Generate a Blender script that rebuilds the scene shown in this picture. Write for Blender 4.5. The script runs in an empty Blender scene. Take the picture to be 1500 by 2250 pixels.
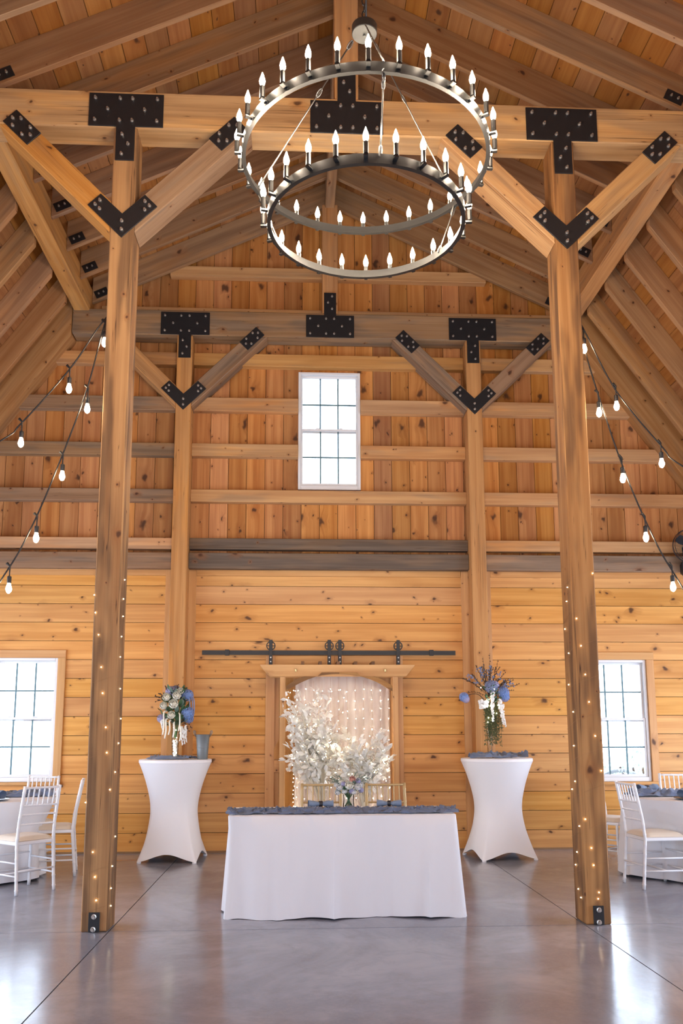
import bpy, bmesh, math, random
from mathutils import Vector, Matrix, noise
R = math.radians
rng = random.Random(7)
SC = bpy.context.scene
COL = SC.collection
PI = math.pi

# ------------------------------------------------------------------ camera
cam = bpy.data.cameras.new('camera')
cam.sensor_fit = 'VERTICAL'
cam.sensor_height = 36.0
cam.lens = 1878.82 / 2250 * 36
cam.shift_y = (1312.12 - 1125) / 2250
cam.clip_end = 300
co = bpy.data.objects.new('camera', cam)
COL.objects.link(co)
_t, _y, _r = R(8.8738), R(2.9056), R(-0.1667)
_f = Vector((math.sin(_y) * math.cos(_t), math.cos(_y) * math.cos(_t), math.sin(_t)))
_rt = Vector((math.cos(_y), -math.sin(_y), 0))
_up = _rt.cross(_f)
_r2 = _rt * math.cos(_r) + _up * math.sin(_r)
_u2 = _up * math.cos(_r) - _rt * math.sin(_r)
co.matrix_world = Matrix(((_r2.x, _u2.x, -_f.x, -0.381), (_r2.y, _u2.y, -_f.y, -6.4237),
                          (_r2.z, _u2.z, -_f.z, 1.4042), (0, 0, 0, 1)))
SC.camera = co

# ------------------------------------------------------------------ world, exposure
W = bpy.data.worlds.new('overcast_sky')
SC.world = W
W.use_nodes = True
_bg = W.node_tree.nodes['Background']
_bg.inputs[0].default_value = (0.68, 0.81, 1.0, 1)
_bg.inputs[1].default_value = 8.0
SC.view_settings.view_transform = 'Standard'
SC.view_settings.look = 'None'
SC.view_settings.gamma = 1
SC.view_settings.use_curve_mapping = False
SC.view_settings.exposure = 0.30
SC.cycles.max_bounces = 5
SC.cycles.diffuse_bounces = 3
SC.cycles.glossy_bounces = 3
SC.cycles.transparent_max_bounces = 8
SC.cycles.use_adaptive_sampling = True
SC.cycles.adaptive_threshold = 0.1
SC.cycles.adaptive_min_samples = 16
SC.cycles.use_denoising = True
SC.cycles.sample_clamp_indirect = 6
SC.cycles.caustics_reflective = False
SC.cycles.caustics_refractive = False
BULB = 340.0        # candle bulbs of the chandelier
STRING = 130.0      # hanging string bulbs
FAIRY = 72.0        # tiny fairy lights


def portal(loc, rot, sx, sy):
    l = bpy.data.lights.new('daylight_portal', 'AREA')
    l.shape = 'RECTANGLE'
    l.size, l.size_y = sx, sy
    l.cycles.is_portal = True
    o = bpy.data.objects.new('daylight_portal', l)
    o.location = loc
    o.rotation_euler = rot
    COL.objects.link(o)


YE = -8.6       # end wall behind the photographer
XS = 5.9        # side walls
portal((0, YE - .02, 1.2), (R(90), 0, 0), 3.4, 2.4)
SIDE_WIN = (-2.6, -0.2, 2.2)
for _wy in SIDE_WIN:
    portal((-XS - .05, _wy, 1.3), (0, R(-90), 0), 2.2, 2.0)
    portal((XS + .05, _wy, 1.3), (0, R(90), 0), 2.2, 2.0)


# ------------------------------------------------------------------ materials
def new_mat(name):
    m = bpy.data.materials.new(name)
    m.use_nodes = True
    nt = m.node_tree
    return m, nt, nt.nodes['Principled BSDF']


def plain(name, col, rough=.5, metal=0.0, spec=.5, sheen=0.0, bump=0.0, bscale=200):
    m, nt, b = new_mat(name)
    b.inputs['Base Color'].default_value = (*col, 1)
    b.inputs['Roughness'].default_value = rough
    b.inputs['Metallic'].default_value = metal
    b.inputs['Specular IOR Level'].default_value = spec
    if sheen:
        b.inputs['Sheen Weight'].default_value = sheen
    if bump:
        tc = nt.nodes.new('ShaderNodeTexCoord')
        n = nt.nodes.new('ShaderNodeTexNoise')
        n.inputs['Scale'].default_value = bscale
        bp = nt.nodes.new('ShaderNodeBump')
        bp.inputs['Strength'].default_value = bump
        bp.inputs['Distance'].default_value = .002
        nt.links.new(tc.outputs['Object'], n.inputs['Vector'])
        nt.links.new(n.outputs[0], bp.inputs['Height'])
        nt.links.new(bp.outputs[0], b.inputs['Normal'])
    return m


def emit(name, col, s):
    m, nt, b = new_mat(name)
    b.inputs['Base Color'].default_value = (*col, 1)
    b.inputs['Emission Color'].default_value = (*col, 1)
    b.inputs['Emission Strength'].default_value = s
    return m


def mth(nt, op, a, b=None, c=None, clamp=False):
    n = nt.nodes.new('ShaderNodeMath')
    n.operation = op
    n.use_clamp = clamp
    for i, v in enumerate((a, b, c)):
        if v is None:
            continue
        if isinstance(v, (int, float)):
            n.inputs[i].default_value = v
        else:
            nt.links.new(v, n.inputs[i])
    return n.outputs[0]


def mixc(nt, fac, a, b, mode='MIX'):
    n = nt.nodes.new('ShaderNodeMix')
    n.data_type = 'RGBA'
    n.blend_type = mode
    for sock, v in ((n.inputs[0], fac), (n.inputs[6], a), (n.inputs[7], b)):
        if isinstance(v, (int, float)):
            sock.default_value = v
        elif isinstance(v, tuple):
            sock.default_value = (*v, 1)
        else:
            nt.links.new(v, sock)
    return n.outputs[2]


def ramp(nt, fac, lo, hi):
    n = nt.nodes.new('ShaderNodeMapRange')
    n.interpolation_type = 'SMOOTHSTEP'
    n.inputs[1].default_value = lo
    n.inputs[2].default_value = hi
    nt.links.new(fac, n.inputs[0])
    return n.outputs[0]


def wood(name, dark, light, grey=None, grey_amt=0.0, knots=.45, tone=.35, rough=.6, check=0.0, sat_rand=.12, kscale=1.0):
    """pine: u of the UV map runs along the grain, in metres"""
    m, nt, b = new_mat(name)
    L = nt.links
    uv = nt.nodes.new('ShaderNodeUVMap')
    oi = nt.nodes.new('ShaderNodeObjectInfo')
    sep = nt.nodes.new('ShaderNodeSeparateXYZ')
    L.new(uv.outputs[0], sep.inputs[0])
    rnd = oi.outputs['Random']
    u = mth(nt, 'MULTIPLY_ADD', rnd, 57.3, sep.outputs[0])
    v = mth(nt, 'MULTIPLY_ADD', rnd, 31.7, sep.outputs[1])

    def vec(a, b_):
        c = nt.nodes.new('ShaderNodeCombineXYZ')
        L.new(a, c.inputs[0])
        L.new(b_, c.inputs[1])
        return c.outputs[0]

    def noi(su, sv, detail=3, rough_=.55, vv=None):
        n = nt.nodes.new('ShaderNodeTexNoise')
        n.noise_dimensions = '2D'
        n.inputs['Scale'].default_value = 1
        n.inputs['Detail'].default_value = detail
        n.inputs['Roughness'].default_value = rough_
        L.new(vec(mth(nt, 'MULTIPLY', u, su), mth(nt, 'MULTIPLY', vv or v, sv)), n.inputs['Vector'])
        return n.outputs[0]
    wob = noi(7, 14, 1)
    wob2 = noi(9, 11, 1)

    def knot_layer(su, sv, have_p, base, span, asp):
        vo = nt.nodes.new('ShaderNodeTexVoronoi')
        vo.voronoi_dimensions = '2D'
        vo.inputs['Scale'].default_value = 1
        L.new(vec(mth(nt, 'MULTIPLY_ADD', wob, asp, mth(nt, 'MULTIPLY', u, su)), mth(nt, 'MULTIPLY_ADD', wob2, asp, mth(nt, 'MULTIPLY', v, sv))), vo.inputs['Vector'])
        sc = nt.nodes.new('ShaderNodeSeparateColor')
        L.new(vo.outputs['Color'], sc.inputs[0])
        have = mth(nt, 'LESS_THAN', sc.outputs[0], have_p)
        size = mth(nt, 'MULTIPLY_ADD', mth(nt, 'POWER', sc.outputs[1], 2.0), span, base)
        dn = mth(nt, 'DIVIDE', vo.outputs['Distance'], size)
        core = mth(nt, 'MULTIPLY', have, mth(nt, 'SUBTRACT', 1.0, ramp(nt, dn, .35, 1.1)))
        halo = mth(nt, 'MULTIPLY', have, mth(nt, 'SUBTRACT', 1.0, ramp(nt, dn, .5, 3.2)))
        return core, halo
    c1, h1 = knot_layer(2.3, 3.4, knots, .032 * kscale, .075 * kscale, .16 * kscale)
    c2, h2 = knot_layer(5.2, 6.1, knots * .55, .038, .06, .2)
    core = mth(nt, 'MAXIMUM', c1, c2)
    halo = mth(nt, 'MAXIMUM', h1, h2)
    v2 = mth(nt, 'MULTIPLY_ADD', halo, .035, v)
    g1 = noi(.45, 15, 3, .55, v2)
    g2 = noi(1.6, 90, 1, .6, v2)
    big = noi(.6, 4.0, 2)
    grain = mth(nt, 'ADD', mth(nt, 'MULTIPLY', g1, .8), mth(nt, 'MULTIPLY', g2, .2))
    c = mixc(nt, ramp(nt, grain, .28, .72), dark, light)
    dk = tuple(x * y for x, y in zip(dark, (.80, .72, .62)))
    c = mixc(nt, mth(nt, 'MULTIPLY', ramp(nt, big, .5, .8), .6), c, dk)
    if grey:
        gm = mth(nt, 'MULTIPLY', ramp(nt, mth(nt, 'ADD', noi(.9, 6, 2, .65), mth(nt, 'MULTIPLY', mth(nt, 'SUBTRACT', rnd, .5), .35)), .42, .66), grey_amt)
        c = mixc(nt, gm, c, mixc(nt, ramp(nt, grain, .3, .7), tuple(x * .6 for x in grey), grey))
    c = mixc(nt, mth(nt, 'MULTIPLY', halo, .38), c, (.30, .105, .028))
    c = mixc(nt, mth(nt, 'MULTIPLY', core, .9), c, (.072, .027, .012))
    if check:
        ck = noi(.35, 38, 1, .5)
        cm = mth(nt, 'MULTIPLY', mth(nt, 'SUBTRACT', 1.0, ramp(nt, mth(nt, 'ABSOLUTE', mth(nt, 'SUBTRACT', ck, .5)), 0, .012)), check)
        c = mixc(nt, mth(nt, 'MULTIPLY', cm, ramp(nt, big, .4, .6)), c, (.05, .022, .01))
    hs = nt.nodes.new('ShaderNodeHueSaturation')
    L.new(c, hs.inputs['Color'])
    L.new(mth(nt, 'MULTIPLY_ADD', rnd, tone, 1 - tone * .55), hs.inputs['Value'])
    r2 = mth(nt, 'FRACT', mth(nt, 'MULTIPLY', rnd, 17.31))
    L.new(mth(nt, 'MULTIPLY_ADD', r2, .006, .497), hs.inputs['Hue'])
    L.new(mth(nt, 'MULTIPLY_ADD', mth(nt, 'FRACT', mth(nt, 'MULTIPLY', rnd, 5.77)), sat_rand, 1 - sat_rand * .5), hs.inputs['Saturation'])
    L.new(hs.outputs[0], b.inputs['Base Color'])
    b.inputs['Roughness'].default_value = rough
    b.inputs['Specular IOR Level'].default_value = .3
    bp = nt.nodes.new('ShaderNodeBump')
    bp.inputs['Strength'].default_value = .35
    bp.inputs['Distance'].default_value = .004
    L.new(grain, bp.inputs['Height'])
    L.new(bp.outputs[0], b.inputs['Normal'])
    return m


M = {}
M['shiplap'] = wood('pine_shiplap', (.64, .295, .084), (.78, .405, .134), knots=.6, tone=.16, rough=.5, kscale=1.2)
M['boards'] = wood('pine_boards', (.43, .16, .042), (.60, .275, .086), knots=.65, tone=.46, kscale=1.55)
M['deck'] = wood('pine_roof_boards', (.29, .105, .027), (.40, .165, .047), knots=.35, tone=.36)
M['timber'] = wood('rough_timber', (.52, .262, .098), (.66, .375, .155), (.38, .25, .15), .5, knots=.25, tone=.15, rough=.75, check=.7)
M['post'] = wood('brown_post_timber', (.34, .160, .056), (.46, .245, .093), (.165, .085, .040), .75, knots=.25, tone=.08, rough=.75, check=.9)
M['slat_dark'] = wood('dark_slat_timber', (.15, .07, .03), (.22, .11, .05), knots=.1)
M['timber_orange'] = wood('orange_timber', (.50, .215, .062), (.64, .315, .105), (.36, .22, .12), .35, knots=.22, tone=.15, rough=.7, check=.7)
M['weathered'] = wood('weathered_timber', (.29, .160, .080), (.39, .235, .130), (.255, .180, .125), .75, knots=.22, tone=.25, rough=.8, check=.6)
M['dark_weathered'] = wood('dark_weathered_timber', (.165, .105, .065), (.23, .155, .10), (.15, .115, .09), .7, knots=.2, tone=.2, rough=.8, check=.6)
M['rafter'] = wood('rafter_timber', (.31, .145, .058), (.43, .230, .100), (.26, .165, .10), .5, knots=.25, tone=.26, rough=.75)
M['rafter_low'] = wood('steep_rafter_timber', (.42, .195, .074), (.56, .30, .128), (.35, .22, .13), .45, knots=.3, tone=.3, rough=.75)
M['girt'] = wood('girt_timber', (.55, .265, .10), (.68, .375, .155), (.40, .265, .165), .45, knots=.3, tone=.2, rough=.7)
M['trimwood'] = wood('trim_pine', (.58, .285, .10), (.70, .385, .155), knots=.2, tone=.1, rough=.5)
M['doorwood'] = wood('door_pine', (.54, .25, .080), (.66, .345, .125), knots=.25, tone=.12, rough=.5)
M['backing'] = plain('dark_gap_timber', (.07, .03, .012), .9)
M['black'] = plain('black_powder_steel', (.012, .012, .014), .45, .0, .5, bump=.4, bscale=300)
M['track'] = plain('charcoal_steel', (.022, .021, .021), .5, bump=.4, bscale=250)
M['zinc'] = plain('zinc_bolt', (.62, .6, .56), .35, .9)
M['iron'] = plain('brushed_dark_iron', (.055, .054, .054), .34, .8)
M['silver'] = plain('silver_rod', (.17, .165, .16), .35, .9)
M['canopy'] = plain('pale_grey_disc', (.05, .049, .046), .6)
M['bulb'] = emit('candle_bulb_glow', (1.0, .83, .62), BULB)
M['sbulb'] = emit('string_bulb_glow', (1.0, .76, .48), STRING)
M['post_fairy'] = emit('post_fairy_glow', (1.0, .80, .48), 22.0)
M['post_fairy'].cycles.emission_sampling = 'NONE'
M['fairy'] = emit('fairy_glow', (1.0, .87, .64), FAIRY)
M['vinyl'] = plain('white_vinyl', (.80, .79, .80), .4)
M['muntin'] = plain('teal_grey_muntin', (.10, .19, .22), .45)
M['cloth'] = plain('white_linen', (.84, .83, .86), .85, 0, .2, .2, .35, 500)
M['spandex'] = plain('white_spandex', (.86, .84, .87), .55, 0, .35, .3)
M['gauze'] = plain('dusty_blue_gauze', (.15, .19, .30), .95, 0, .1, .3, .9, 260)
M['napkin'] = plain('pale_blue_napkin', (.22, .29, .42), .9, 0, .1, .2, .5, 300)
M['navy'] = plain('navy_charger', (.012, .02, .045), .35)
M['napring'] = plain('dark_napkin_ring', (.02, .02, .03), .4)
M['white_paint'] = plain('white_chair_paint', (.82, .81, .83), .4)
M['cushion'] = plain('ivory_cushion', (.74, .65, .54), .7, 0, .3, .2)
M['gold'] = plain('gold_chair_lacquer', (.50, .36, .18), .4, .25)
M['brass'] = plain('brass_hook', (.8, .6, .28), .3, .9)
M['branchwhite'] = plain('ivory_branch', (.72, .64, .50), .7)
M['rose'] = plain('cream_rose', (.90, .85, .72), .7)
M['rosewhite'] = plain('white_rose', (.90, .88, .85), .7)
M['blush'] = plain('blush_rose', (.80, .42, .33), .7)
M['blue'] = plain('blue_hydrangea', (.20, .31, .62), .75)
M['blue2'] = plain('smoky_blue_bloom', (.22, .26, .42), .75)
M['lilac'] = plain('pale_lilac_bloom', (.42, .40, .62), .75)
M['green'] = plain('deep_green_leaf', (.055, .12, .05), .6)
M['olive'] = plain('olive_fern', (.075, .085, .025), .7)
M['sage'] = plain('sage_leaf', (.17, .23, .18), .7)
M['twig'] = plain('dark_twig', (.06, .035, .022), .8)
M['galv'] = plain('galvanised_metal', (.20, .215, .22), .5, .5, bump=.6, bscale=60)
M['cable'] = plain('black_cable', (.012, .011, .012), .5)
M['wire'] = plain('copper_wire', (.35, .18, .08), .4, .6)
M['fanblack'] = plain('fan_black_plastic', (.014, .014, .02), .4)
M['fangrey'] = plain('fan_grey_panel', (.30, .31, .33), .4)
M['lawn'] = plain('pale_gravel_yard', (.52, .52, .50), .9)
M['shrub'] = plain('shrub_leaves', (.30, .38, .30), .8)


def glass_mat(name, tint=(1, 1, 1), ior=1.45):
    m, nt, b = new_mat(name)
    nt.nodes.remove(b)
    tr = nt.nodes.new('ShaderNodeBsdfTransparent')
    tr.inputs[0].default_value = (*tint, 1)
    gl = nt.nodes.new('ShaderNodeBsdfGlossy')
    gl.inputs['Roughness'].default_value = .02
    mx = nt.nodes.new('ShaderNodeMixShader')
    fr = nt.nodes.new('ShaderNodeFresnel')
    fr.inputs[0].default_value = ior
    nt.links.new(fr.outputs[0], mx.inputs[0])
    nt.links.new(tr.outputs[0], mx.inputs[1])
    nt.links.new(gl.outputs[0], mx.inputs[2])
    nt.links.new(mx.outputs[0], nt.nodes['Material Output'].inputs[0])
    return m


M['glass'] = glass_mat('window_glass')
M['vase'] = glass_mat('vase_glass', (.97, .98, .98), 1.18)


def sheer_mat():
    m, nt, b = new_mat('sheer_white_voile')
    tr = nt.nodes.new('ShaderNodeBsdfTransparent')
    df = nt.nodes.new('ShaderNodeBsdfDiffuse')
    df.inputs[0].default_value = (.88, .84, .83, 1)
    tl = nt.nodes.new('ShaderNodeBsdfTranslucent')
    tl.inputs[0].default_value = (.88, .84, .83, 1)
    m1 = nt.nodes.new('ShaderNodeMixShader')
    m1.inputs[0].default_value = .4
    nt.links.new(df.outputs[0], m1.inputs[1])
    nt.links.new(tl.outputs[0], m1.inputs[2])
    m2 = nt.nodes.new('ShaderNodeMixShader')
    m2.inputs[0].default_value = .74
    nt.links.new(tr.outputs[0], m2.inputs[1])
    nt.links.new(m1.outputs[0], m2.inputs[2])
    nt.links.new(m2.outputs[0], nt.nodes['Material Output'].inputs[0])
    nt.nodes.remove(b)
    return m


M['sheer'] = sheer_mat()


def leaf_mat():
    m, nt, b = new_mat('white_fabric_leaf')
    df = nt.nodes.new('ShaderNodeBsdfDiffuse')
    df.inputs[0].default_value = (.90, .88, .84, 1)
    tl = nt.nodes.new('ShaderNodeBsdfTranslucent')
    tl.inputs[0].default_value = (.90, .88, .82, 1)
    mx = nt.nodes.new('ShaderNodeMixShader')
    mx.inputs[0].default_value = .42
    nt.links.new(df.outputs[0], mx.inputs[1])
    nt.links.new(tl.outputs[0], mx.inputs[2])
    nt.links.new(mx.outputs[0], nt.nodes['Material Output'].inputs[0])
    nt.nodes.remove(b)
    return m


M['leafwhite'] = leaf_mat()


def concrete_mat():
    m, nt, b = new_mat('polished_concrete')
    L = nt.links
    tc = nt.nodes.new('ShaderNodeTexCoord')

    def noi(s, d, r=.6):
        n = nt.nodes.new('ShaderNodeTexNoise')
        n.inputs['Scale'].default_value = s
        n.inputs['Detail'].default_value = d
        n.inputs['Roughness'].default_value = r
        n.inputs['Distortion'].default_value = .8
        L.new(tc.outputs['Object'], n.inputs['Vector'])
        return n.outputs[0]
    a, c2, d = noi(.8, 5, .65), noi(3.5, 6, .7), noi(45, 3)
    c = mixc(nt, ramp(nt, a, .35, .68), (.205, .222, .285), (.340, .360, .430))
    c = mixc(nt, mth(nt, 'MULTIPLY', ramp(nt, c2, .45, .72), .5), c, (.185, .185, .225))
    c = mixc(nt, mth(nt, 'MULTIPLY', ramp(nt, d, .4, .7), .18), c, (.36, .34, .35))
    L.new(c, b.inputs['Base Color'])
    L.new(mth(nt, 'MULTIPLY_ADD', c2, .20, .08), b.inputs['Roughness'])
    b.inputs['Specular IOR Level'].default_value = .55
    bp = nt.nodes.new('ShaderNodeBump')
    bp.inputs['Strength'].default_value = .10
    bp.inputs['Distance'].default_value = .01
    L.new(c2, bp.inputs['Height'])
    L.new(bp.outputs[0], b.inputs['Normal'])
    return m


M['concrete'] = concrete_mat()


# ------------------------------------------------------------------ helpers
def add_box(bm, a, b, bevel=0.0):
    a, b = Vector(a), Vector(b)
    lo = Vector((min(a.x, b.x), min(a.y, b.y), min(a.z, b.z)))
    hi = Vector((max(a.x, b.x), max(a.y, b.y), max(a.z, b.z)))
    vs = [bm.verts.new((x, y, z)) for x in (lo.x, hi.x) for y in (lo.y, hi.y) for z in (lo.z, hi.z)]
    fs = [bm.faces.new([vs[i] for i in q]) for q in ((0, 1, 3, 2), (4, 6, 7, 5), (0, 4, 5, 1), (2, 3, 7, 6), (0, 2, 6, 4), (1, 5, 7, 3))]
    if bevel:
        es = list({e for f in fs for e in f.edges})
        bmesh.ops.bevel(bm, geom=es, offset=bevel, segments=1, affect='EDGES')
    return vs


def add_prism(bm, poly, axis, a, b, bevel=0.0):
    """polygon in the two other axes, extruded along axis ('x','y','z') from a to b"""
    def P(p, t):
        return {'x': (t, p[0], p[1]), 'y': (p[0], t, p[1]), 'z': (p[0], p[1], t)}[axis]
    va = [bm.verts.new(P(p, a)) for p in poly]
    vb = [bm.verts.new(P(p, b)) for p in poly]
    n = len(poly)
    fs = [bm.faces.new(va), bm.faces.new(vb[::-1])]
    for i in range(n):
        fs.append(bm.faces.new((va[i], vb[i], vb[(i + 1) % n], va[(i + 1) % n])))
    bmesh.ops.recalc_face_normals(bm, faces=fs)
    if bevel:
        es = list({e for f in fs for e in f.edges})
        bmesh.ops.bevel(bm, geom=es, offset=bevel, segments=1, affect='EDGES')


def add_tube(bm, pts, rad, n=8, caps=True):
    pts = [Vector(p) for p in pts]
    rads = rad if isinstance(rad, (list, tuple)) else [rad] * len(pts)
    rings = []
    d0 = (pts[1] - pts[0]).normalized()
    ref = Vector((0, 0, 1)) if abs(d0.z) < .9 else Vector((1, 0, 0))
    nx = d0.cross(ref).normalized()
    for i, p in enumerate(pts):
        if i == 0:
            d = d0
        elif i == len(pts) - 1:
            d = (pts[i] - pts[i - 1]).normalized()
        else:
            d = ((pts[i + 1] - pts[i]).normalized() + (pts[i] - pts[i - 1]).normalized())
            d = d.normalized() if d.length > 1e-6 else (pts[i + 1] - pts[i]).normalized()
        nx = (nx - d * nx.dot(d))
        nx = nx.normalized() if nx.length > 1e-6 else d.orthogonal().normalized()
        ny = d.cross(nx)
        rings.append([bm.verts.new(p + (nx * math.cos(2 * PI * k / n) + ny * math.sin(2 * PI * k / n)) * rads[i]) for k in range(n)])
    for a, b in zip(rings, rings[1:]):
        for k in range(n):
            bm.faces.new((a[k], a[(k + 1) % n], b[(k + 1) % n], b[k]))
    if caps:
        bm.faces.new(rings[0][::-1])
        bm.faces.new(rings[-1])


def add_lathe(bm, prof, n=24, c=(0, 0, 0), close=False):
    c = Vector(c)
    rings = []
    for r, z in prof:
        if r < 1e-5:
            rings.append([bm.verts.new(c + Vector((0, 0, z)))])
        else:
            rings.append([bm.verts.new(c + Vector((r * math.cos(2 * PI * k / n), r * math.sin(2 * PI * k / n), z))) for k in range(n)])
    pr = list(zip(rings, rings[1:]))
    if close:
        pr.append((rings[-1], rings[0]))
    for a, b in pr:
        for k in range(n):
            k2 = (k + 1) % n
            if len(a) == 1 and len(b) == 1:
                continue
            if len(a) == 1:
                bm.faces.new((a[0], b[k2], b[k]))
            elif len(b) == 1:
                bm.faces.new((a[k], a[k2], b[0]))
            else:
                bm.faces.new((a[k], a[k2], b[k2], b[k]))


def add_ball(bm, c, r, seg=8, rings=6, sc=(1, 1, 1)):
    m = Matrix.Translation(Vector(c)) @ Matrix.Diagonal((r * sc[0], r * sc[1], r * sc[2], 1))
    bmesh.ops.create_uvsphere(bm, u_segments=seg, v_segments=rings, radius=1, matrix=m)


def uv_grain(bm, axis):
    axis = Vector(axis).normalized()
    lay = bm.loops.layers.uv.verify()
    bm.normal_update()
    for f in bm.faces:
        n = f.normal
        if abs(n.dot(axis)) > .8:
            a = axis.orthogonal().normalized()
            b = axis.cross(a)
            for l in f.loops:
                l[lay].uv = (l.vert.co.dot(a) * .35 + 3, l.vert.co.dot(b) + 5)
        else:
            b = axis.cross(n).normalized()
            off = 7.3 * n.x + 3.1 * n.y + 11.7 * n.z
            for l in f.loops:
                l[lay].uv = (l.vert.co.dot(axis), l.vert.co.dot(b) + off)


def obj(name, bm, mat, parent=None, smooth=False, grain=None, loc=None, rot=None, angle=None):
    if grain is not None:
        uv_grain(bm, grain)
    me = bpy.data.meshes.new(name)
    bm.normal_update()
    bm.to_mesh(me)
    bm.free()
    mats = mat if isinstance(mat, (list, tuple)) else [mat]
    for x in mats:
        me.materials.append(M[x] if isinstance(x, str) else x)
    if smooth:
        me.polygons.foreach_set('use_smooth', [True] * len(me.polygons))
        if angle:
            me.set_sharp_from_angle(angle=R(angle))
    o = bpy.data.objects.new(name, me)
    COL.objects.link(o)
    if parent is not None:
        o.parent = parent
    if loc is not None:
        o.location = loc
    if rot is not None:
        o.rotation_euler = rot
    return o


def inst(name, me, parent=None, loc=(0, 0, 0), rot=(0, 0, 0), scale=None):
    o = bpy.data.objects.new(name, me)
    COL.objects.link(o)
    if parent is not None:
        o.parent = parent
    o.location = loc
    o.rotation_euler = rot
    if scale is not None:
        o.scale = scale if isinstance(scale, (tuple, Vector)) else (scale,) * 3
    return o


def tag(o, label, cat, group=None, kind=None):
    o['label'] = label
    o['category'] = cat
    if group:
        o['group'] = group
    if kind:
        o['kind'] = kind
    return o


def thing(name, label, cat, loc=(0, 0, 0), rz=0.0, group=None, kind=None):
    o = bpy.data.objects.new(name, None)
    o.empty_display_size = .1
    COL.objects.link(o)
    o.location = loc
    o.rotation_euler = (0, 0, rz)
    return tag(o, label, cat, group, kind)


def dup(root, loc, rz, label=None):
    def cp(o, par):
        c = o.copy()
        COL.objects.link(c)
        c.parent = par
        for ch in o.children:
            cp(ch, c)
        return c
    r = cp(root, None)
    r.location = loc
    r.rotation_euler = (0, 0, rz)
    if label:
        r['label'] = label
    return r


def BM():
    return bmesh.new()


def box(name, a, b, mat, parent=None, grain=None, bevel=0.0, **k):
    bm = BM()
    add_box(bm, a, b, bevel)
    return obj(name, bm, mat, parent, grain=grain, **k)


# ------------------------------------------------------------------ geometry constants (metres)
B = 3.733           # front of the posts on the back wall
WY = 3.982          # face of the shiplap
UY = 4.005          # face of the upright boards above
PX = 1.816          # post centre line
PW, PD = .19, .24   # post section
ZB0, ZB1 = 6.305, 6.635   # tie beam
SU = .479           # upper roof slope
SL = 1.41           # lower roof slope


def zu(x):          # underside of upper rafters
    return 8.2013 - SU * abs(x)


def zl(x):          # underside of lower rafters
    return 6.54 - SL * (abs(x) - 3.22)


def deck_u(x):
    return zu(x) + .34


def deck_l(x):
    return zl(x) + .42


def deck(x):
    return min(deck_u(x), deck_l(x))


XK = 3.16           # knuckle of the roof

# ------------------------------------------------------------------ floor
FL = thing('floor', 'polished grey concrete floor cut into slabs by thin saw joints', 'floor', kind='structure')
J = .004
xs = [-XS, -1.715, 1.715, XS]
ys = [YE, -3.72, .01, 4.0]
for i in range(3):
    for k in range(3):
        box('slab', (xs[i] + J, ys[k] + J, -.12), (xs[i + 1] - J, ys[k + 1] - J, 0), 'concrete', FL)
box('joint_filler', (-XS, YE, -.13), (XS, 4.0, -.012), 'backing', FL)

# ------------------------------------------------------------------ windows
WIN = {1: (-.396, .392, 4.39, 5.94), 2: (-4.035, -3.252, .82, 2.277), 3: (3.137, 3.92, .785, 2.262)}
WIN_LABEL = {1: 'white sash window high in the gable, above the barn doors',
             2: 'white sash window with pine casing behind the table of three white chairs',
             3: 'white sash window with pine casing looking out on a shrub'}


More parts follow.
